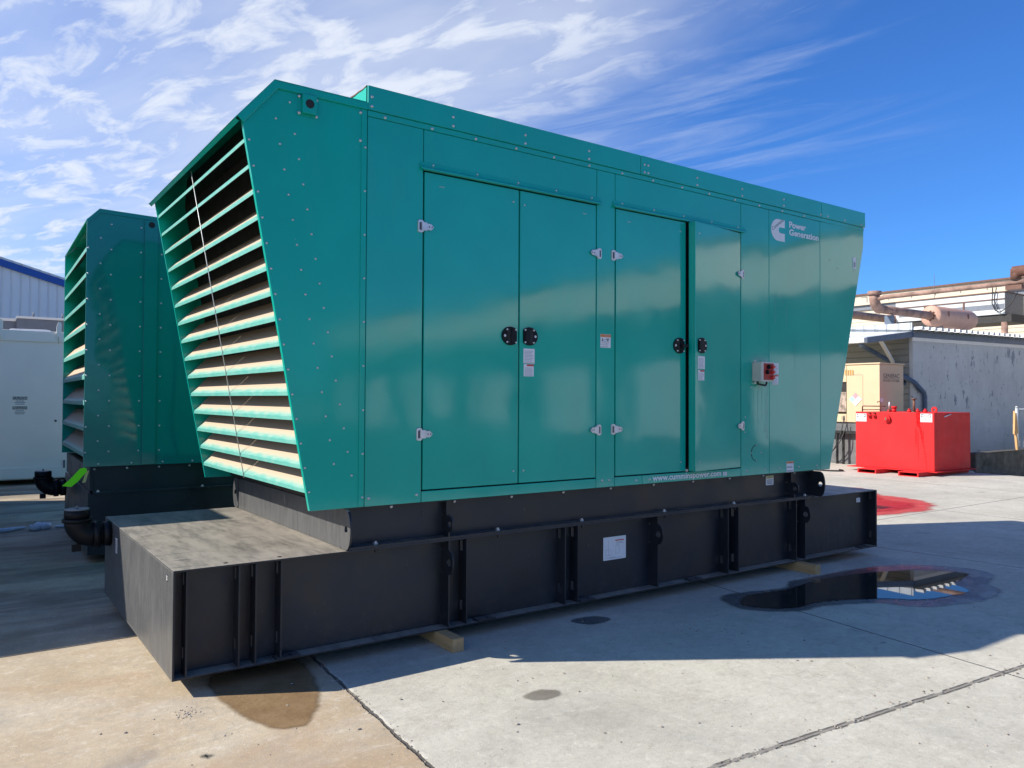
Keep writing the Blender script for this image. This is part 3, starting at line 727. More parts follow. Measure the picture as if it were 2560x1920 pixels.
# lettering
mb = MB(); put_text(mb, 'www.cumminspower.com', (3.762, -.0016, .997), (1,0,0), (0,0,1), .872, .047, bold=.026); mb.build('web_address', M['white'], wp[6])
mb = MB(); mb.box(4.66, 4.712, -.0025, -.0004, .995, 1.028); mb.m(1); mb.box(4.665, 4.707, -.003, -.0025, 1.014, 1.02); mb.box(4.665, 4.707, -.003, -.0025, 1.003, 1.008); mb.build('part_decal', [M['white'], M['grayink']], wp[6])
mb = MB()
emb = [(5.579, 3.439), (5.475, 3.439)] + arc(5.475, 3.3335, .108, .1055, 90, 270, 18)[1:] + [(5.579, 3.228), (5.579, 3.306), (5.512, 3.306)] + arc(5.512, 3.3345, .029, .0285, 270, 90, 8)[1:] + [(5.579, 3.363)]
mb.prism(emb, 'y', -.0025, -.0004); mb.m(1)
put_text(mb, 'Cummins', (5.388, -.0032, 3.318), (math.cos(R(33)), 0, math.sin(R(33))), (-math.sin(R(33)), 0, math.cos(R(33))), .205, .034, bold=.004)
mb.m(0); put_text(mb, 'Power', (5.652, -.0016, 3.383), (1,0,0), (0,0,1), .275, .058, bold=.035)
put_text(mb, 'Generation', (5.652, -.0016, 3.308), (1,0,0), (0,0,1), .492, .058, bold=.035)
mb.build('emblem', [M['white'], M['teal_ink']], wide)
def decal(parent, x, z, w_, h, head, rows, name='warning_decal', text=None, y=0.0):
    mb = MB(); mb.box(x, x+w_, y-.003, y-.0004, z, z+h)
    if head is not None:
        mb.m(1); mb.box(x+(0 if head[1] else w_*.28), x+w_, y-.0036, y-.003, z+h*(1-head[0]), z+h*.985)
    mb.m(2)
    if text: put_text(mb, text, (x+w_*.3, y-.0042, z+h*(1-head[0]*.75)), (1,0,0), (0,0,1), w_*.55, h*head[0]*.5)
    top = z+h*(1-(head[0] if head else 0)); step = (top-z)*.86/rows
    rr = random.Random(int(x*1000))
    for k in range(rows): mb.box(x+w_*.08, x+w_*rr.uniform(.72, .93), y-.0036, y-.003, z+.05*h+k*step, z+.05*h+k*step+step*.38)
    return mb.build(name, [M['white'], head[2] if head else M['ink'], M['grayink']], parent)
decal(wp[3], 3.176, 2.092, .108, .108, (.22, True, M['orange']), 5, text='WARNING')
mb = MB(); mb.box(3.192, 3.197, -.0036, -.0030, 2.147, 2.168); mb.box(3.188, 3.203, -.0036, -.003, 2.145, 2.152); mb.bar((3.24, -.0036, 2.168), (3.255, -.0036, 2.146), .001, .006); mb.bar((3.262, -.0036, 2.168), (3.25, -.0036, 2.147), .001, .006)
mb.build('decal_pictogram', M['ink'], wp[3])
decal(wide, 5.60, .978, .112, .105, (.2, True, M['orange']), 2, text='WARNING')

# --- roof trim
mb = MB(); mb.box(1.149, 6.975, -.004, .02, 3.513, 3.551); trim = mb.build('roof_trim', M['teal'], gen, bevel=.002)
mb = MB(); mb.box(1.160, 6.965, .021, 2.47, 3.556, 3.705); mb.box(1.147, 1.159, .0, 2.474, 3.553, 3.709); roof = mb.build('roof', M['teal_flat'], gen)
for x0, x1 in ((1.147, 3.604), (3.608, 6.177), (6.182, 6.985)):
    mb = MB(); mb.box(x0, x1, -.014, .0195, 3.553, 3.711); mb.box(x0, x1, .0195, .06, 3.7055, 3.711); mb.build('fascia', M['teal'], roof, bevel=.002)
mb = MB(); mb.box(3.606, 3.74, -.017, -.0145, 3.556, 3.7105); mb.build('splice_plate', M['teal'], roof, bevel=.001)
for x in (1.173, 1.790, 2.415, 3.04, 4.300, 4.917, 5.545):
    for z in (3.640, 3.577): put(BM_M, 'roof_bolt', roof, (x, -.014, z))
for x in (3.649, 3.691):
    for z in (3.64, 3.576): put(BM_M, 'roof_bolt', roof, (x, -.017, z))
for x in (6.165, 6.286, 6.593, 6.903): put(BM_M, 'roof_bolt', roof, (x, -.014, 3.578))
for k, x in enumerate([1.273 + .3553*i for i in range(14)]): put(BM_M, 'trim_bolt', trim, (x, -.004, 3.528))

# rough sealant bead on the raised roof end
mb = MB(); rnd = random.Random(2); pts = [(1.150+rnd.uniform(-.004, .004), .02+i*.06, 3.711+rnd.uniform(-.003, .005)) for i in range(40)]
mb.tube(pts, [rnd.uniform(.004, .011) for _ in pts], 6); mb.build('sealant_bead', M['rust'], roof)

# --- doors
def hinge(parent, x, z, side):
    """side +1: butt plate to the left of the seam, strap to the right"""
    s = side; mb = MB()
    bx = sorted((x-s*.046, x-s*.004))
    pts = [(bx[0], z-.034), (bx[0]+.01, z-.042), (bx[1]-.01, z-.042), (bx[1], z-.034), (bx[1], z+.034), (bx[1]-.01, z+.042), (bx[0]+.01, z+.042), (bx[0], z+.034)]
    mb.prism(pts, 'y', -.010, -.0004)
    sp = [(x-s*.018, z-.028), (x+s*.02, z-.028), (x+s*.02, z-.021), (x+s*.052, z-.021), (x+s*.072, z), (x+s*.052, z+.021), (x+s*.02, z+.021), (x+s*.02, z+.028), (x-s*.018, z+.028)]
    mb.prism(sp, 'y', -.016, -.0105)
    mb.m(1); q = sorted((x-s*.036, x-s*.022)); mb.box(q[0], q[1], -.0115, -.0102, z-.026, z+.026)
    for xx in (x+s*.036, x+s*.057): mb.cyl((xx, -.016, z), (xx, -.0185, z), .0045, 8)
    return mb.build('hinge', [M['zinc'], M['ink']], parent, bevel=0)
def latch(parent, x, z, s, open_=False):
    """paddle latch: flat side towards the seam (s=+1: seam to the right)"""
    mb = MB(); o = []
    for a in range(0, 360, 12):
        c_, s_ = math.cos(R(a)), math.sin(R(a)); xx = .062*c_; zz = .068*s_
        if c_*s > 0: xx = max(-.056, min(.056, xx*1.25)); zz = .068*s_
        else: xx *= 1.22
        o.append((x+xx, z+zz))
    mb.prism(o, 'y', -.010, -.0004); mb.m(1)
    mb.prism([(x-s*.012+.016*math.cos(R(a)), z+.056*math.sin(R(a))) for a in range(0, 360, 15)], 'y', -.0115, -.0102)
    mb.m(0); mb.prism([(x+s*.022+.024*math.cos(R(a)), z+.055*math.sin(R(a))) for a in range(0, 360, 15)], 'y', -.0165, -.0102)
    if open_: mb.box(min(x, x+s*.075), max(x, x+s*.075), -.045, -.0166, z-.012, z+.012)
    mb.m(2)
    for xx, zz in ((x+s*.044, z+.046), (x+s*.044, z-.046), (x-s*.034, z+.046), (x-s*.034, z-.046)): mb.cyl((xx, -.010, zz), (xx, -.019, zz), .0062, 8)
    mb.cyl((x-s*.052, -.010, z), (x-s*.052, -.0135, z), .0095, 10)
    return mb.build('latch', [M['plastic'], M['dark_in'], M['zinc']], parent)
def door(x0, x1, z0, z1, pivot=None):
    mb = MB(); mb.box(x0, x1, 0, T, z0, z1); mb.box(x0, x0+.03, T, T+.03, z0, z1); mb.box(x1-.03, x1, T, T+.03, z0, z1)
    o = mb.build('door', M['teal'], gen, bevel=.003); return o
d1 = door(1.5755, 2.3675, 1.059, 3.222); d2 = door(2.3805, 3.1265, 1.059, 3.222); d3 = door(3.3425, 4.168, 1.059, 3.228)
hinge(d1, 1.569, 2.845, 1); hinge(d1, 1.569, 1.435, 1); hinge(d2, 3.133, 2.840, -1); hinge(d2, 3.133, 1.435, -1)
hinge(d3, 3.336, 2.843, 1); hinge(d3, 3.336, 1.437, 1)
latch(d1, 2.292, 2.138, 1); latch(d2, 2.466, 2.143, -1); latch(d3, 4.085, 2.146, 1, True)
def dots(parent, pts, me=BM_S, nm='door_rivet'):
    for x, z in pts: put(me, nm, parent, (x, 0, z))
tiny = bolt_mesh(.0045)
dots(d1, [(1.695, 3.14), (1.71, 3.14), (1.725, 3.14)], tiny); dots(d1, [(2.318, 3.13), (2.33, 1.15)])
dots(d2, [(2.99, 3.14), (3.005, 3.14), (3.02, 3.14)], tiny); dots(d2, [(2.42, 3.12), (2.42, 1.15)])
dots(d3, [(3.475, 3.14), (3.49, 3.14), (3.505, 3.14)], tiny); dots(d3, [(4.10, 3.14), (4.11, 1.14)])
decal(d2, 2.415, 1.942, .102, .110, None, 9, 'instruction_decal'); decal(d2, 2.418, 1.846, .092, .090, (.16, False, M['redink']), 7)
# fourth door stands a little open, swung on its right-hand hinges
px = 4.909; door4 = MB(); door4.box(-.722, 0, 0, T, 1.059, 3.230); door4.box(-.722, -.700, T, T+.045, 1.059, 3.230)
d4 = door4.build('door', M['teal'], gen, loc=(px, 0, 0), bevel=.003, rot=(0, 0, R(7.0)))
def local(p, q): p.parent = q
h = hinge(d4, 0, 2.847, -1); h.location = (.004, 0, 0); h = hinge(d4, 0, 1.44, -1); h.location = (.004, 0, 0)
latch(d4, -.632, 2.152, -1)
dots(d4, [(-.66, 3.13), (-.66, 1.14)])
decal(d4, -.685, 1.948, .102, .110, None, 9, 'instruction_decal'); decal(d4, -.682, 1.848, .092, .090, (.16, False, M['redink']), 7)
mb = MB(); mb.box(4.172, 4.20, .001, .03, 1.055, 1.075); mb.build('door_stop', M['zinc'], gen)
# drip rails over the doors
for x0, x1, z in ((1.538, 3.176, 3.232), (3.306, 4.967, 3.236)):
    mb = MB(); mb.prism([(-.0005, z+.055), (-.004, z+.055), (-.008, z+.030), (-.026, z+.010), (-.026, z), (-.0005, z+.012)], 'x', x0, x1); rl = mb.build('drip_rail', M['teal'], gen)
    for k in range(5): put(BM_S, 'rail_bolt', rl, (x0+.10+k*(x1-x0-.2)/4, -.006, z+.043))

# --- control box beside the open door
bx = MB(); bx.box(5.075, 5.247, -.080, -.0005, 1.856, 2.030); bx.box(5.069, 5.253, -.112, -.0805, 1.850, 2.036)
for x, z in ((5.082, 1.842), (5.082, 2.044), (5.24, 2.044)): bx.cyl((x, -.03, z-.012), (x, -.03, z+.012), .009, 10)
cb = bx.build('control_box', M['boxgray'], gen, bevel=.004)
mb = MB(); mb.box(5.100, 5.248, -.1145, -.1122, 1.868, 2.022); mb.build('face_plate', M['redpanel'], cb)
bt = MB(); bt.tube([(0,0,0), (0,-.012,0)], .017, 14); bt.tube([(0,-.012,0), (0,-.026,0)], .014, 14); btm = proto(bt, 'push_button', M['redbtn'])
for x, z in ((5.222, 1.990), (5.222, 1.942), (5.222, 1.893)): put(btm, 'push_button', cb, (x, -.1146, z))
kt = MB(); kt.tube([(0,0,0), (0,-.008,0)], .022, 14); kt.box(-.006, .006, -.022, -.008, -.018, .018); ktm = proto(kt, 'selector_knob', M['plastic'])
for x, z in ((5.165, 1.990), (5.145, 1.942)): put(ktm, 'selector_knob', cb, (x, -.1146, z))
mb = MB(); mb.tube([(5.10, -.04, 1.85), (5.11, -.045, 1.83), (5.15, -.06, 1.822), (5.20, -.06, 1.818), (5.225, -.05, 1.835), (5.225, -.05, 1.851)], .009, 10); mb.build('cable', M['hose'], cb)
decal(wide, 5.375, 1.930, .100, .108, None, 9, 'instruction_decal'); decal(wide, 5.378, 1.828, .094, .096, (.16, False, M['redink']), 7)

# --- louvered air hood
prof = [(.785, .977), (.340, 3.358), (.536, 3.595), (1.143, 3.595), (1.143, .977)]
mb = MB(); mb.prism(prof, 'y', 0, .018); mb.prism([(.785, .977), (.340, 3.358), (.362, 3.358), (.807, .977)], 'y', .0185, .030)
hood = mb.build('louver_hood', M['teal_flat'], gen, bevel=.002)
mb = MB(); mb.prism(prof, 'y', 2.482, 2.50); mb.build('far_side_panel', M['teal_flat'], hood, bevel=.002)
mb = MB()
ov = Vector((.536-.340, 3.595-3.358)).normalized()*.055
for a, b in (((.340-ov.x, 3.358-ov.y), (.536, 3.595)), ((.536, 3.595), (1.143, 3.595))):
    pass
mb.prism([(.340-ov.x, 3.358-ov.y), (.536, 3.5955), (1.143, 3.5955), (1.143, 3.600), (.534, 3.600), (.340-ov.x-.004, 3.358-ov.y+.004)], 'y', -.014, 2.514)
mb.prism([(.340-ov.x-.004, 3.358-ov.y+.004), (.340-ov.x, 3.358-ov.y), (.340-ov.x+.022, 3.358-ov.y-.012), (.340-ov.x+.019, 3.358-ov.y-.016)], 'y', -.010, 2.510)
mb.build('hood_roof', M['teal_flat'], hood)
mb = MB(); mb.prism([(.318, 3.332), (.534, 3.5945), (1.146, 3.5945), (1.146, 3.550), (.556, 3.550), (.352, 3.302)], 'y', -.014, -.0006); mb.build('hood_trim', M['teal_flat'], hood, bevel=.002)
mb = MB(); mb.box(1.106, 1.144, -.005, -.0005, .980, 3.549); mb.build('corner_strip', M['teal_flat'], hood, bevel=.001)
mb = MB(); mb.prism([(1.0, .985), (.585, 3.33), (.60, 3.57), (1.142, 3.57), (1.142, .985)], 'y', .032, 2.48); mb.build('radiator_screen', M['dark_in'], hood)  # radiator front filled solid behind the blades; its dark colour stands in for shade
# blades
bl = MB(); th = .003
pr_ = [(0, 0), (0, .024), (.150, .174), (.1525, .1715), (.003, .0225), (.003, 0)]
for a, b in ((.0, 1.268), (1.2735, 2.450)): bl.prism(pr_, 'y', a, b)
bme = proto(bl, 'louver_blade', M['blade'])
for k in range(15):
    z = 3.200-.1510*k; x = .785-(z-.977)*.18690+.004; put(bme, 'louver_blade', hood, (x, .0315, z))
mb = MB(); mb.cyl((.352, 1.255, 3.31), (.770, 1.302, 1.075), .0032, 8); mb.build('tie_rod', M['galv'], hood)
# lifting bracket
mb = MB(); mb.box(.685, .795, -.006, -.0007, 3.420, 3.545); mb.box(.705, .795, -.030, -.0065, 3.432, 3.548)
br = mb.build('lifting_bracket', M['teal_flat'], hood, bevel=.002)
mb = MB(); mb.cyl((.750, -.0303, 3.493), (.750, -.031, 3.493), .028, 20); mb.build('bracket_hole', M['dark_in'], hood)
for x, z in ((.690, 3.535), (.690, 3.432)): put(BM_M, 'bracket_bolt', hood, (x, -.006, z))
for x, z in ((.803, 3.535), (.803, 3.432)): put(BM_M, 'bracket_bolt', hood, (x, 0, z))
# rivets of the hood side
for k in range(15):
    z = 3.298-.1510*k; put(BM_S, 'rivet', hood, (.667+.0281*k, 0, z))
    z2 = 3.369-.1505*k; put(BM_S, 'rivet', hood, (.548+.0280*k, 0, z2))
    z3 = 3.209-.1510*k; put(BM_S, 'rivet', hood, (.390+.0279*k, 0, z3))
put(BM_S, 'rivet', hood, (.633, 0, 3.487))
for z in (3.303, 3.018, 2.734, 2.452, 2.17, 1.885, 1.60, 1.32, 1.04): put(BM_S, 'strip_bolt', hood, (1.133, -.005, z))
for z in (3.525, 3.342): put(BM_M, 'strip_bolt', hood, (1.100, -.001, z))

# ------------------------------------------------------------------ timber blocks under the tank
def timber(x, y0, y1, label):
    mb = MB(); mb.box(-.043, .043, 0, y1-y0, 0, .089); o = mb.build('timber_block', M['wood'], None, loc=(x, y0, 0), bevel=.004)
    return tag(o, label, 'wood block', 'timber blocks under the tank')
timber(1.731, -.222, 1.0, 'pine block showing end rings, propping the black tank left of the white lifting diagram')
timber(5.800, -.21, 1.0, 'knotty pine block near the puddle propping the right end of the black tank')
timber(1.731, 1.5, 2.62, 'pine block behind, under the far long side of the tank')

# ------------------------------------------------------------------ second generator behind
g2 = thing('diesel_generator', 'second teal generator set standing behind, with upright louvers and bright green tag', 'generator', (.036, 4.166, 0), R(-1.2), 'teal generator sets')
W2 = 2.5
mb = MB(); mb.box(.07, 6.9, .02, W2+.10, .09, .70); t2 = mb.build('fuel_tank', M['blackside'], g2)
mb = MB(); mb.box(.05, .069, .02, W2+.10, .092, .72); mb.build('end_face', M['black'], t2)
elbow(t2, 1.86, .60)
mb = MB(); mb.box(.09, 6.8, .05, W2+.05, .72, .974); mb.box(.09, 6.8, .0, W2+.10, .7015, .7195); s2 = mb.build('skid', M['blackside'], g2)
mb = MB(); mb.box(.062, .0895, .03, W2+.08, .735, .972); mb.build('end_face', M['black'], s2)
for x in (.138, 1.142, 2.14): put(hexm, 'flange_bolt', s2, (x, .03, .7195))
for x in (.103, .403, .708, 1.01, 1.31, 1.61): put(BM_L, 'skid_bolt', s2, (x, .047, .950))
pr2 = [(0, .977), (0, 3.45), (.112, 3.573), (.66, 3.557), (7.0, 3.52), (7.0, .977)]
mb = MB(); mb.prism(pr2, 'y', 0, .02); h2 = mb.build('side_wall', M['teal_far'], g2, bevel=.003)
mb = MB(); mb.prism(pr2, 'y', W2-.02, W2); mb.build('far_side_wall', M['teal_flat'], g2, bevel=.002)
mb = MB(); mb.prism([(.0, 3.453), (.112, 3.575), (.66, 3.559), (7.0, 3.522), (7.0, 3.528), (.66, 3.566), (.110, 3.582), (-.004, 3.459)], 'y', -.012, W2+.012); mb.build('roof', M['teal_flat'], g2)
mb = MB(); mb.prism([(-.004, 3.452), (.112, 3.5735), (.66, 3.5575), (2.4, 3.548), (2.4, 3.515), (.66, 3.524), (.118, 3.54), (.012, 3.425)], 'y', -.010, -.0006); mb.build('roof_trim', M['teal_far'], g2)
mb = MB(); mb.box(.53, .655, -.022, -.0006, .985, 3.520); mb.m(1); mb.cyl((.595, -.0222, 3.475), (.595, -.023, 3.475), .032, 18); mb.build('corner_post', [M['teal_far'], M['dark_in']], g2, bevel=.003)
mb = MB(); mb.box(.60, .64, .022, W2-.022, .98, 3.5); mb.build('radiator_screen', M['dark_in'], g2)
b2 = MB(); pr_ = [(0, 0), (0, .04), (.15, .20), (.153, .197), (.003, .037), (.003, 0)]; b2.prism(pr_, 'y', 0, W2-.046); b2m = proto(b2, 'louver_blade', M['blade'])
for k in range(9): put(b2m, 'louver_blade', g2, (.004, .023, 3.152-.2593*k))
for k in range(10):
    z = 3.437-.2567*k
    for x, dz in ((.223, 0), (.126, -.150), (.50, .0), (.697, .0), (.016, -.262)):
        if z+dz > 1.0: put(BM_M, 'rivet', g2, (x, 0, z+dz))
for x in (.135, .436, .735, 1.03): put(BM_M, 'rivet', g2, (x, 0, 1.003))
# tag tied to its lower corner
tg = MB()
pts = [(0, 0), (.055, .005), (.085, -.02), (.02, -.10), (-.07, -.175), (-.135, -.155), (-.07, -.07)]
pts = [(.0, -.005), (.04, .004), (.062, -.012), (.058, -.04), (-.015, -.130), (-.075, -.182), (-.152, -.168), (-.085, -.105)]
tg.prism([(x, z) for x, z in pts], 'y', -.002, .002); tgo = tg.build('ribbon_tag', M['green'], None, loc=(.005, 4.135, .972))
tag(tgo, 'bright neon green tag hanging at the lower corner of the rear generator', 'tag')
mb = MB(); mb.prism([(.055, -.03), (.08, -.03), (.05, -.145), (.022, -.145)], 'y', .004, .007); mb.build('paper_slip', M['yellow'], tgo)

# ------------------------------------------------------------------ white container and warehouse at far left
ct = thing('storage_container', 'white container with caution sign in shade beyond the rear generator', 'container', (-4.5, 12.9, 0))
mb = MB(); mb.box(0, 9.5, 0, 2.4, .22, 2.86); cbody = mb.build('body', M['container'], ct, bevel=.01)
mb = MB(); mb.box(-.02, 9.52, -.03, -.0015, .12, .33); mb.box(0, 9.5, .0, 2.4, .10, .2185); mb.build('bottom_rail', M['container'], ct, bevel=.006)
mb = MB(); mb.box(-.02, 9.52, -.03, -.0015, 2.74, 2.95); mb.box(-.02, 9.52, -.0, 2.4, 2.862, 2.95); mb.build('top_rail', M['container'], ct, bevel=.01)
mb = MB(); mb.prism([(4.28, 2.952), (4.32, 2.99), (4.9, 3.0), (4.97, 2.99), (5.01, 2.952)], 'y', .2, 2.2); mb.build('roof_highlight', M['white'], ct, bevel=.01)  # raised white strip added to stand for the sunlit highlight on the roof
for x in (5.06, 4.10):
    mb = MB(); mb.prism([(x, 2.80), (x+.085, 2.80), (x+.085, 3.1), (x+.065, 3.14), (x+.03, 3.14), (x, 3.05)], 'y', -.06, -.032); mb.m(1); mb.box(x+.03, x+.036, -.062, -.0605, 2.72, 2.86); mb.build('lifting_bracket', [M['container'], M['rust']], ct)
mb = MB(); mb.cyl((5.073, -.002, 1.216), (5.073, -.006, 1.216), .022, 10); mb.build('keyhole', M['ink'], ct)
mb = MB(); mb.box(5.21, 5.24, -.05, -.031, .30, .45); mb.build('latch', M['graysteel'], ct)
mb = MB()
for zt, wd in ((1.630, 'CAUTION'), (1.445, 'PRECAUCION')):
    mb.m(0); mb.box(4.362, 4.598, -.0030, -.0010, zt-.004, zt+.052); mb.m(1); put_text(mb, wd, (4.372, -.0038, zt+.004), (1,0,0), (0,0,1), .216, .040, bold=.01)
    mb.m(2)
    for k, (a, b) in enumerate(((.05, .05), (.03, .03), (.045, .045))): mb.box(4.362+a, 4.598-b, -.0026, -.0010, zt-.038-.030*k, zt-.022-.030*k)
mb.build('caution_sign', [M['ink'], M['container'], M['grayink']], ct)

wh = thing('warehouse', 'pale metal warehouse with blue roof trim behind the white container', 'building', (-14, 30, 0))
ridge = -6
def zr(x): return 6.86-.2886*(x-14.0)
mb = MB(); xA, xB = -10, 30
mb.prism([(xA, -.5), (xB, -.5), (xB, zr(xB)), (9.0, zr(9.0)), (xA, zr(9.0)-.2886*(9.0-xA)*-(-1))], 'y', 0, 30); mb.build('wall', M['whmetal'], wh)
mb = MB(); mb.prism([(9.0, zr(9.0)-.24), (xB+.3, zr(xB+.3)-.24), (xB+.3, zr(xB+.3)+.02), (9.0, zr(9.0)+.02)], 'y', -.12, -.002); mb.build('fascia', M['bluetrim'], wh)
mb = MB(); mb.prism([(9.0, zr(9.0)+.021), (xB+.3, zr(xB+.3)+.021), (xB+.3, zr(xB+.3)+.1), (9.0, zr(9.0)+.1)], 'y', -.12, 30); mb.build('roof', M['roofmetal'], wh)
ax = thing('annex', 'low slate gray metal annex between white container and pale warehouse', 'building', (-10, 20, 0))
mb = MB(); mb.box(0, 10.255, 0, 5, -.1, 3.76); mb.box(10.26, 22, -.1, 5, -.1, 3.83); mb.build('wall', M['annex'], ax)
mb = MB(); mb.box(10.26, 22, -.13, -.102, 3.78, 3.84); mb.box(0, 10.25, -.03, -.002, 3.70, 3.77); mb.build('coping', M['container'], ax)
for x in (10.65, 11.33):
    mb = MB(); mb.cyl((x, -.05, 3.83), (x, -.05, 3.96), .02, 8); mb.build('roof_pipe', M['graysteel'], ax)

# white absorbent socks lying on the left slab
for k, (x0, x1, y, hgt, lb) in enumerate(((-1.2, -.27, 6.84, .05, 'long limp white absorbent sock lying at the left edge of the yard'), (-.24, .02, 6.84, .075, 'lumpy white absorbent sock between two flatter ones'), (.05, .6, 6.88, .04, 'thin white absorbent sock ending at the rear generator tank'))):
    rr = random.Random(k); n = 16; path = [(x0+(x1-x0)*i/n, y+.03*math.sin(i*.9+k)+.08*i/n, hgt*.5) for i in range(n+1)]
    mb = MB(); mb.tube(path, [hgt*(.35+.5*abs(math.sin(3.14*i/n)))*rr.uniform(.8, 1.1) for i in range(n+1)], 10)
    o = mb.build('absorbent_sock', M['sock']); o.scale = (1, 1.4, .9); o.location.y = -y*.4; tag(o, lb, 'cloth', 'white absorbent socks on the ground')

# ------------------------------------------------------------------ things out of frame at left whose shadows cross the yard
def boxcar(name, label, x0, x1, y0, y1, h, mat, grp=None):
    t = thing(name, label, 'container', (x0, y0, 0), 0, grp); L, D = x1-x0, y1-y0
    mb = MB(); mb.box(.03, L-.03, .03, D-.03, .14, h-.03); mb.build('body', mat, t)
    mb = MB()
    for z0, z1 in ((.08, .22), (h-.12, h)):
        mb.box(0, L, 0, .08, z0, z1); mb.box(0, L, D-.08, D, z0, z1); mb.box(0, .08, .081, D-.081, z0, z1); mb.box(L-.08, L, .081, D-.081, z0, z1)
    for x in (0, L-.1):
        for y in (0, D-.1): mb.box(x-.001, x+.101, y-.001, y+.101, .0, h+.001)
    mb.build('frame', M['graysteel'], t, bevel=.006)
    mb = MB()
    n = int(L/.3)
    for k in range(n): mb.box(.15+k*.3, .27+k*.3, -.0, .029, .23, h-.13)
    mb.build('wall_ribs', mat, t)
    return t
boxcar('shipping_container', 'pale shipping container standing left of the louvered end, out of view', -8.0, -2.02, 3.27, 5.25, 3.2, M['container'], 'shipping containers beside the generators')
boxcar('shipping_container', 'tall gray shipping container left of the rear generator, out of view', -14.0, -2.2, 5.72, 11.3, 3.98, M['annex'], 'shipping containers beside the generators')

# cream warehouse across the yard, mirrored in the glossy doors
fw = thing('warehouse', 'cream warehouse with dark lower wall across the yard, seen only as reflection', 'building', (25, -8, 0))
mb = MB(); mb.box(0, 18, -52, 0, 5.8, 7.65); mb.build('upper_wall', M['farcream'], fw)
mb = MB(); mb.box(.05, 17.9, -51.9, -.05, -1.5, 5.799); mb.build('lower_wall', M['fardark'], fw)
mb = MB(); mb.box(-.15, 18.2, -52.2, .2, 7.651, 7.85); mb.build('roof', M['bluegray'], fw)
for k in range(7):
    mb = MB(); y = -5-k*7; mb.box(-.02, .049, y-2.2, y+2.2, -1.2, 3.4)
    mb.build('roll_door', M['ductwhite'], fw)

# ------------------------------------------------------------------ red tank
rt_ = thing('diesel_tank', 'bright red steel fuel tank on skid feet with DIESEL sign', 'tank', (16.95, 4.16, 0)); rt_.scale = (.977, .977, 1)
D2 = 1.93; X2 = 1.75
mb = MB(); mb.box(0, X2, 0, D2, .10, 1.425); rbody = mb.build('body', M['redtank'], rt_, bevel=.008)
mb = MB(); mb.box(-.14, X2+.06, -.12, D2+.16, .085, .0985); mb.build('base_plate', M['redtank'], rt_)
for y in (.30, 1.30):
    mb = MB()
    for yy in (y-.22, y+.22): mb.box(-.60, X2+.06, yy-.015, yy+.015, .012, .0845)
    mb.box(-.60, X2+.06, y-.235, y+.235, .0, .0115); mb.box(-.60, -.141, y-.235, y+.235, .0848, .0965); mb.m(1); mb.box(-.3, X2-.1, y-.204, y+.204, .013, .080)
    mb.build('fork_pocket', [M['redtank'], M['dark_in']], rt_)
def sign_x(parent, x, y, z, w_, h, lines, name):
    mb = MB(); mb.box(x-.006, x-.001, y-w_, y, z, z+h); mb.m(1)
    mb.box(x-.007, x-.006, y-w_*.93, y-w_*.07, z+h*.56, z+h*.94); mb.m(0)
    el = [(y-w_*.5+w_*.40*math.cos(R(a)), z+h*.75+h*.165*math.sin(R(a))) for a in range(0, 360, 15)]
    mb.prism(el, 'x', x-.0082, x-.0072); mb.m(2)
    for t, zz, hh, ww in lines: put_text(mb, t, (x-.0095, y-w_*.5+ww/2, z+zz), (0,-1,0), (0,0,1), ww, hh, bold=.006)
    return mb.build(name, [M['white'], M['ink'], M['grayink']], parent)
sign_x(rbody, 0, 1.915, 1.19, .27, .19, (('DIESEL', .02, .055, .20),), 'diesel_sign')
sg = sign_x(rbody, 0, .315, 1.21, .27, .19, (('FLAMMABLE', .055, .032, .21), ('NO SMOKING', .02, .02, .2)), 'danger_sign')
mb = MB(); put_text(mb, 'DANGER', (-.0095, .255, 1.335), (0,-1,0), (0,0,1), .15, .035, bold=.01); mb.build('danger_lettering', M['redink'], rbody)
for y, r_ in ((1.56, .045), (1.435, .045)):
    mb = MB(); mb.tube([(0, y, 1.335), (-.05, y, 1.335)], r_, 14); mb.tube([(-.05, y, 1.335), (-.075, y, 1.335)], r_*.6, 12); mb.m(1); mb.cyl((-.0752, y, 1.335), (-.077, y, 1.335), r_*.35, 10); mb.box(-.03, -.002, y-.03, y+.03, 1.385, 1.41); mb.build('pipe_plug', [M['redtank'], M['dark_in']], rt_)
mb = MB(); mb.tube([(0, 1.11, 1.265), (-.06, 1.11, 1.265)], .085, 18); mb.tube([(-.06, 1.11, 1.265), (-.09, 1.11, 1.265)], .05, 14); mb.m(1); mb.box(-.095, -.091, 1.09, 1.13, 1.235, 1.295); mb.build('gauge_flange', [M['redtank'], M['rust']], rt_)
mb = MB(); mb.prism([(.42, 1.42), (.33, 1.42), (.33, 1.12), (.30, 1.07), (.27, .9), (.20, .45), (.175, .12), (.18, .12), (.225, .45), (.31, .92), (.345, 1.07), (.405, 1.12)], 'x', -.004, -.0012)
for y0_, z0_, z1_ in ((.40, .6, 1.05), (.37, .35, 1.0), (.43, .7, 1.08), (.25, .6, 1.0)): mb.box(-.0035, -.0012, y0_, y0_+.008, z0_, z1_)
mb.build('paint_drip', M['reddrip'], rbody)
ti = thing; zt = 1.425
mb = MB(); mb.tube([(.3, .62, zt), (.3, .62, zt+.02)], .055, 14); mb.tube([(.3, .62, zt+.02), (.3, .62, zt+.30)], .028, 10); mb.tube([(.3, .62, zt+.30), (.3, .62, zt+.33)], .06, 12); mb.build('vent_pipe', M['rust'], rt_)
mb = MB(); mb.tube([(.25, 1.08, zt), (.25, 1.08, zt+.09)], .05, 14); mb.tube([(.25, 1.08, zt+.09), (.25, 1.08, zt+.14)], .065, 14); mb.build('filler_cap', M['redtank'], rt_)
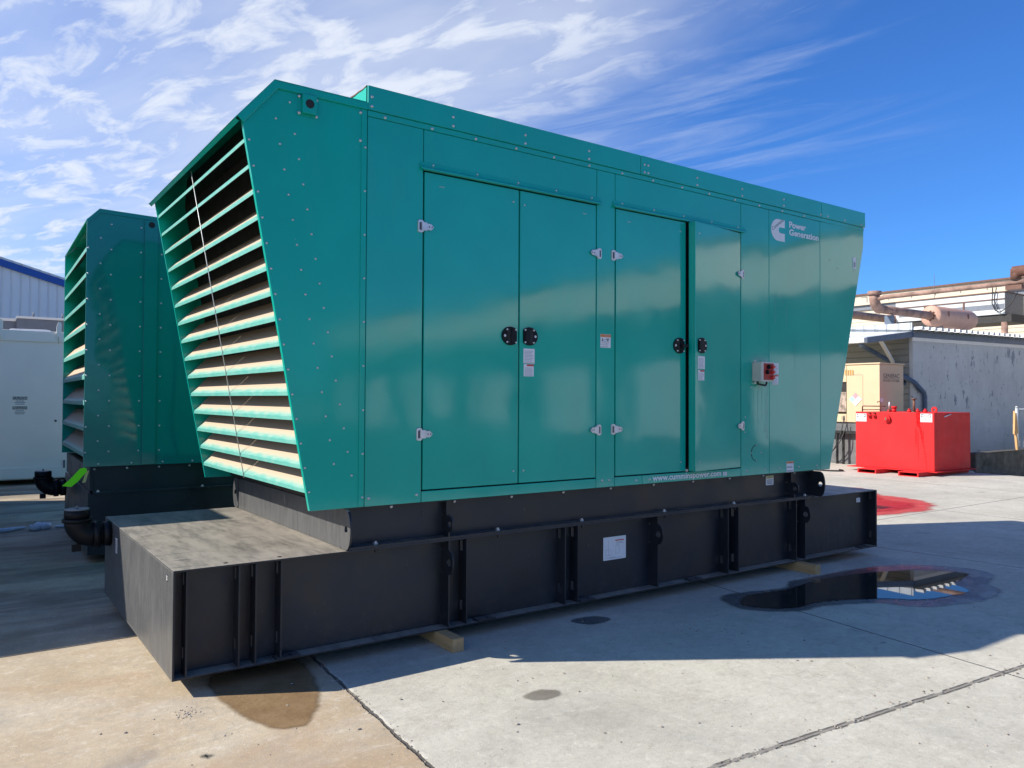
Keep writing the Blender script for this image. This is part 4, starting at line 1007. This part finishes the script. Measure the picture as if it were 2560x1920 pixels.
for y in (.56, .38, .76, 1.25): mb = MB(); mb.tube([(.35, y, zt), (.35, y, zt+.05)], .05, 12); mb.tube([(.35, y, zt+.05), (.35, y, zt+.085)], .026, 10); mb.build('tank_fitting', M['redtank'], rt_)
mb = MB(); mb.ring([(.14+.07*math.cos(R(a)), zt+.065+.07*math.sin(R(a))) for a in range(0, 360, 15)], [(.14+.028*math.cos(R(a)), zt+.065+.028*math.sin(R(a))) for a in range(0, 360, 15)], 'x', .28, .31); mb.build('lifting_lug', M['redtank'], rt_)
mb = MB(); mb.tube([(.25, 1.9, zt), (.25, 1.9, zt+.12), (.25, 1.88, zt+.135), (.25, 1.30, zt+.135)], .014, 8); mb.tube([(.25, 1.88, zt+.045), (.25, 1.40, zt+.05)], .012, 8); mb.tube([(.25, 1.43, zt), (.25, 1.43, zt+.22), (.25, 1.45, zt+.25), (.25, 1.49, zt+.25), (.25, 1.505, zt+.22)], .011, 8); mb.build('pipework', M['rust'], rt_)
mb = MB(); mb.tube([(.25, 1.20, zt), (.25, 1.20, zt+.13)], .02, 8); mb.m(1); mb.tube([(.25, 1.20, zt+.13), (.25, 1.20, zt+.24)], [.022, .012], 8); mb.build('float_gauge', [M['rust'], M['white']], rt_)
mb = MB(); mb.cyl((.45, -.01, 1.33), (.75, -.012, 1.385), .014, 8); mb.build('grab_rod', M['galv'], rt_)

# hose on the ground by the red tank
hs = MB(); pts = [(16.2+.3*math.cos(R(a)), 6.55+.6*math.sin(R(a)), .02) for a in range(0, 330, 10)]; hs.tube(pts, .018, 6); tag(hs.build('hose', M['hose']), 'black hose coiled on the concrete at the left foot of the red tank', 'hose')
sp_ = MB(); sp_.box(16.75, 17.0, 6.95, 8.0, .0, .10); tag(sp_.build('curb_stop', M['retain'], bevel=.02), 'pale concrete wheel stop on the ground before the tan generator', 'wheel stop')

# ------------------------------------------------------------------ tan generator
tn = thing('standby_generator', 'tan generator enclosure on black stand behind the red tank', 'generator', (18.35, 6.22, .167)); tn.scale = (.9, .9, .9)
mb = MB(); mb.box(0, 1.30, 0, 1.02, 1.06, 2.75); mb.box(.25, 1.28, 1.021, 3.2, 1.06, 2.74); tbody = mb.build('body', M['tan'], tn, bevel=.01)
mb = MB(); mb.box(-.03, 1.33, -.03, 3.2, 2.7515, 2.79); mb.build('roof', M['tan'], tn, bevel=.008)
mb = MB(); mb.box(-.008, -.001, 1.022, 2.6, 2.25, 2.745); mb.box(.0, .249, 1.022, 2.6, 2.26, 2.735); mb.build('upper_panel', M['tan'], tn)
for k in range(6): mb = MB(); mb.box(-.014, -.0085, .80+.075*k-.0, .84+.075*k, 2.45, 2.60); mb.build('vent_slot', M['tanlouv'], tn)
mb = MB(); mb.box(-.004, -.001, .505, .512, 1.07, 2.44); mb.box(-.004, -.001, .512, 1.02, 2.448, 2.455); mb.build('panel_seam', M['graysteel'], tn)
mb = MB(); mb.box(.03, .245, 1.03, 3.1, 1.38, 2.22); mb.build('engine_bay', M['dark_in'], tn)
mb = MB(); mb.box(-.002, .029, 1.035, 1.9, 1.36, 1.95); mb.build('dusty_core', M['rock'], tn)
mb = MB(); mb.box(-.01, .24, 1.022, 2.6, 1.065, 1.30); mb.m(1)
for k in range(5): mb.box(-.012, -.0105, 1.06, 1.18, 1.13+.022*k, 1.14+.022*k)
mb.build('lower_panel', [M['tan'], M['graysteel']], tn, bevel=0)
mb = MB(); c0 = (.735, 1.735); s_ = .195
for i, (dy, dz) in enumerate(((0, .5), (.5, 0), (-.5, 0), (0, -.5))):
    mb.m(i); cy, cz = c0[0]+dy*s_, c0[1]+dz*s_
    mb.prism([(cy, cz+s_*.5), (cy-s_*.5, cz), (cy, cz-s_*.5), (cy+s_*.5, cz)], 'x', -.012, -.0095)
mb.m(4)
for t, dy, dz in (('2', 0, .5), ('0', .5, 0), ('0', -.5, 0)): put_text(mb, t, (-.0135, c0[0]+dy*s_, c0[1]+dz*s_-.035), (0,-1,0), (0,0,1), .05, .075, anchor='c')
mb.build('hazard_diamond', [M['pink'], M['skyblue'], M['white'], M['white'], M['grayink']], tn)
mb = MB(); put_text(mb, 'GENERAC', (.19, -.002, 2.365), (1,0,0), (0,0,1), .88, .115, bold=.012); mb.box(.19, 1.07, -.0025, -.001, 2.325, 2.337); put_text(mb, 'POWER SYSTEMS', (.19, -.002, 2.245), (1,0,0), (0,0,1), .88, .06, bold=.004); mb.build('maker_lettering', M['ink'], tn)
mb = MB(); mb.box(.03, .17, -.003, -.001, 1.66, 1.77); mb.build('small_decal', M['white'], tn)
mb = MB(); mb.box(.05, 1.25, .04, 3.0, .80, 1.058); mb.build('skid', M['graysteel'], tn)
mb = MB(); mb.box(.10, 1.2, .06, 3.0, -.185, .72); mb.build('base_tank', M['graysteel'], tn)
mb = MB(); mb.box(-.12, 1.3, -.02, 3.1, .725, .795)
for y in (1.06, 1.26, 2.4): mb.box(-.10, -.04, y, y+.05, -.185, .7245)
mb.build('stand', M['hose'], tn)
for a, b in (((.0, 1.10, 1.25), (-.15, 1.5, .05)), ((-.05, .98, 1.0), (-.2, 1.6, .02))):
    mb = MB(); A, B = Vector(a), Vector(b); pts = [A.lerp(B, t/10)+Vector((-.12*math.sin(3.14*t/10), -.15*math.sin(3.14*t/10), -.10*math.sin(3.14*t/10))) for t in range(11)]; mb.tube(pts, .015, 6); mb.build('hose', M['hose'], tn)

# ------------------------------------------------------------------ gray workshop
ws = thing('workshop', 'gray block workshop with peeling paint, ribbed roof edge and side canopy', 'building', (21.86, 7.18, .167)); ws.scale = (.9, .9, .9)
mb = MB(); mb.box(0, 26, 0, 11, -.6, 3.98); ww = mb.build('wall', M['wallgray'], ws)
mb = MB(); mb.box(-.03, -.0015, .12, 11, -.3, 3.9); mb.build('side_wall', M['wallside'], ws)
mb = MB(); mb.prism([(-.05, 3.985), (26, 4.40), (26, 4.12), (-.05, 3.78)], 'y', -.06, -.002); mb.build('fascia', M['bluegray'], ws)
mb = MB(); mb.prism([(-.05, 3.78-.12), (26, 4.12-.12), (26, 4.117), (-.05, 3.777)], 'y', -.03, -.002); mb.build('frieze_board', M['container'], ws)
mb = MB()
V = [(-.1, -.25, 4.0), (26, -.25, 4.41), (26, 11, 5.3), (-.1, 11, 4.85)]
mb.face(V); mb.face([(x, y, z-.03) for x, y, z in V][::-1]); mb.build('roof', M['roofmetal'], ws)
rb = MB(); rb.prism([(-.10, 0), (-.06, .10), (.06, .10), (.10, 0)], 'y', -.30, 2.0); rbm = proto(rb, 'roof_rib', M['roofmetal'])
for k in range(62):
    x = .1+.42*k; put(rbm, 'roof_rib', ws, (x, 0, 4.015+.0157*x+.0))
mb = MB(); mb.box(-.035, -.0305, .0, 11, 3.92, 4.26); mb.build('parapet', M['parapet'], ws)
# canopy
mb = MB(); mb.prism([(-2.75, 3.60), (-.04, 3.93), (-.04, 3.97), (-2.75, 3.64)], 'y', .02, 9); mb.build('canopy_roof', M['roofmetal'], ws)
mb = MB(); mb.prism([(-2.75, 3.46), (-.04, 3.77), (-.04, 3.965), (-2.75, 3.635)], 'y', -.03, .018); mb.build('canopy_fascia', M['bluegray'], ws)
mb = MB(); mb.box(-2.95, -2.76, -.05, 9, 3.46, 3.62); mb.build('gutter', M['ductwhite'], ws, bevel=.02)
mb = MB(); mb.bar((-1.78, .1, 3.60), (-.04, .62, 2.95), .09, .10); mb.build('brace', M['container'], ws)
mb = MB(); mb.tube([(-2.8, .1, 3.46), (-2.72, .2, 3.40), (-.9, 1.0, 3.40), (-.10, .70, 3.0), (-.12, .25, 2.52), (-.12, -.10, 2.30), (.50, -.10, 1.98), (.56, -.10, 1.85), (.56, -.10, -.2)], .075, 8); mb.build('downspout', M['bluegray'], ws)
mb = MB()
for y, z, a in ((.36, 2.62, 20), (.42, 2.50, -30), (.35, 2.44, 60), (.28, 2.36, 10), (.38, 2.80, 0), (.25, 2.28, 70)): mb.prism([(y+.07*math.cos(R(a+q))*(1 if q % 90 else .6), z+.09*math.sin(R(a+q))) for q in range(0, 360, 40)], 'x', -.036, -.0305)
mb.build('spray_mark', M['bluegray'], ws)

# retaining wall, fence, leaning boards
rw = MB(); rw.box(19.25, 42, 4.31, 4.52, -1.3, .40); rw.box(19.23, 42, 4.29, 4.54, .4005, .425)
tag(rw.build('retaining_wall', M['retain'], bevel=.01), 'low stained concrete retaining wall right of the red tank', 'wall')
fe = thing('chain_link_fence', 'chain link fence with galvanized post standing on the low wall', 'fence', (21.85, 4.42, .42))
mb = MB(); mb.tube([(0, 0, 0), (.0, 0, .35), (-.02, 0, .55), (-.02, 0, 1.11)], .04, 10); mb.tube([(-.02, 0, 1.11), (-.02, 0, 1.15)], [.05, .02], 10); mb.build('post', M['galv'], fe)
mb = MB(); mb.tube([(-.02, 0, 1.06), (8, 0, 1.06)], .024, 8); mb.build('rail', M['galv'], fe)
mb = MB()
for k in range(-12, 90):
    for sg_ in (1, -1):
        x0 = k*.09; x1 = x0+1.0*sg_; a, b = (x0, .05), (x1, 1.05)
        if min(a[0], b[0]) < 0 or max(a[0], b[0]) > 7.9:
            continue
        mb.tube([(a[0], .01*sg_, a[1]), (b[0], .01*sg_, b[1])], .0035, 4, cap=False)
mb.build('mesh', M['galv'], fe)
for k, (x, lb) in enumerate(((21.62, 'orange pine board leaning left of the fence post'), (21.98, 'orange pine board leaning right of the fence post'))):
    mb = MB(); mb.prism([(-.13, 0), (.10, 0), (.10, .55), (.02, .55)] if k == 0 else [(-.10, 0), (.10, 0), (.12, .6), (.03, .6)], 'y', -.02, .02)
    o = mb.build('board', M['wood_wall'], None, loc=(x, 4.36 if k == 0 else 4.52, .425), rot=(R(-4), 0, 0), bevel=.004); tag(o, lb, 'board', 'boards leaning at the fence')
    o.location.z = .84 if k == 0 else .84
    mb2 = MB(); mb2.box(-.03, .03, -.018, .018, -.418, -.003); mb2.build('stake', M['wood_wall'], o)

# ------------------------------------------------------------------ far factory, duct and exhaust silencers
fa = thing('factory_building', 'long cream factory building with rust edged eave behind the exhaust pipes', 'building', (56, -10, 0))
mb = MB(); mb.box(.3, 14, 0, 60, -1, 9.1); mb.build('wall', M['cream'], fa)
mb = MB(); mb.box(0, 14, -.2, 60.2, 9.12, 9.86); mb.build('eave_panel', M['creamtrim'], fa)
mb = MB(); mb.box(-.12, 14, -.3, 60.3, 9.861, 9.98); mb.build('eave_edge', M['rusttrim'], fa)
mb = MB()
for k in range(34): mb.box(-.02, -.001, .5+1.72*k, .55+1.72*k, 9.3, 9.72); mb.box(-.02, -.001, .55+1.72*k, 1.0+1.72*k, 9.68, 9.72)
mb.build('panel_clips', M['graysteel'], fa)
mb = MB(); mb.box(.18, .299, 0, 60, 8.75, 9.119); mb.build('gutter', M['ductgray'], fa)
du = thing('overhead_duct', 'white overhead duct with gray stripe on a post above the workshop roof', 'duct', (48, 15.4, 0))
mb = MB(); mb.box(0, 2.5, 0, 6.4, 6.75, 8.0); mb.build('duct_body', M['ductwhite'], du, bevel=.02)
mb = MB(); mb.box(-.012, -.001, .03, 6.2, 7.05, 7.35); mb.build('stripe', M['ductgray'], du)
mb = MB(); mb.box(-.05, 2.6, -.05, 6.4, 8.001, 8.06); mb.box(-.04, -.0125, 0, 6.4, 7.60, 7.66)
for y in (2.2, 4.5): mb.box(-.04, -.0125, y, y+.09, 6.76, 7.599)
mb.build('edge_angle', M['rusttrim'], du)
mb = MB(); mb.box(.0, 2.5, -.014, -.002, 6.76, 7.99); mb.build('end_plate', M['graysteel'], du)
mb = MB(); mb.box(.1, 2.6, -.3, 6.4, 6.3, 6.748); mb.build('support_beam', M['darkunder'], du)
mb = MB(); mb.cyl((.2, .1, 0), (.2, .1, 6.299), .17, 12); mb.cyl((.2, 6.0, 0), (.2, 6.0, 6.299), .17, 12); mb.build('post', M['rustpipe'], du)
mb = MB(); mb.tube([(-.1, .6, 8.3), (-.14, .62, 7.4), (-.14, .45, 6.98), (-.12, .2, 6.85), (-.1, -.3, 7.2), (-.1, -.7, 7.9)], .03, 6); mb.tube([(-.1, .4, 8.3), (-.14, .5, 7.6), (-.14, .3, 7.0)], .025, 6); mb.build('cable', M['hose'], du)
an = MB(); an.tube([(49.5, 20.1, 5.0), (49.5, 20.1, 9.75)], [.03, .012], 6); tag(an.build('antenna', M['graysteel']), 'thin dark antenna mast rising beside the rusty exhaust pipe', 'antenna')
def silencer(name, label, x, y, z, xd0, xd1, rd, up=True):
    t = thing(name, label, 'exhaust silencer', (x, y, z), 0, 'exhaust silencers above the workshop')
    mb = MB()
    if up:
        mb.tube([(.45, 0, 0), (xd0, 0, 0)], .20, 14)
        mb.tube([(.46, 0, 0)] + [(.46-.46*math.sin(R(a)), 0, .46-.46*math.cos(R(a))) for a in range(10, 91, 10)] + [(0, 0, .62)], .23, 14)
        mb.tube([(0, 0, .62), (0, 0, .80)], .30, 14); mb.build('exhaust_elbow', M['rustpipe'], t)
        mb = MB(); mb.tube([(0, 0, .30), (0, -.12, .42), (0, -.5, .47), (0, -12, .52)], .105, 12); mb.build('tail_pipe', M['rustpipe'], t)
        mb = MB(); mb.box(-.25, .25, -6.3, -5.7, .20, .38); mb.tube([(0, -6, .62), (0, -6.0, 1.05)], .2, 10); mb.tube([(0, -5.9, .95), (0, -9.0, .95)], .22, 12); mb.build('pipe_hanger', M['rusttrim'], t)
    else:
        mb.tube([(-9, 0, 0), (xd0, 0, 0)], .24, 12); mb.build('exhaust_pipe', M['rustpipe'], t)
    mb = MB(); n = 24
    mb.tube([(xd0, 0, 0), (xd0+.001, 0, 0), (xd0+.06, 0, 0), (xd1-.25, 0, 0), (xd1-.08, 0, 0), (xd1, 0, 0)], [rd*.3, rd*.94, rd, rd, rd*.93, rd*.6], n)
    mb.m(1)
    for k in range(8): mb.cyl((xd0-.03, .42*rd*math.cos(R(45*k)), .42*rd*math.sin(R(45*k))), (xd0+.01, .42*rd*math.cos(R(45*k)), .42*rd*math.sin(R(45*k))), .045*rd/.5, 6)
    for xx in (xd0+.7, xd1-1.3): mb.box(xx, xx+.16, -rd*1.005, -rd*.96, -.02, .24)
    mb.build('drum', [M['drum'], M['rust']], t)
    mb = MB()
    for xx in ((xd0*.25, xd0+.8, xd1-.8) if up else (xd0+.8, xd1-.8)): mb.box(xx-.08, xx+.08, -.2, .2, -1.6 if up else -z, -rd*.97 if xx > xd0 else -.24)
    mb.build('support_leg', M['bluegray'], t)
    return t
silencer('exhaust_silencer', 'pinkish drum silencer whose rusty pipe elbows up and runs along the eave', 34.0, 15.25, 6.04, 5.2, 9.3, .53)
silencer('exhaust_silencer', 'drum silencer half hidden behind the nearer one, fed by a straight rusty pipe', 43.5, 22.0, 6.95, 4.6, 9.5, .58, up=False)
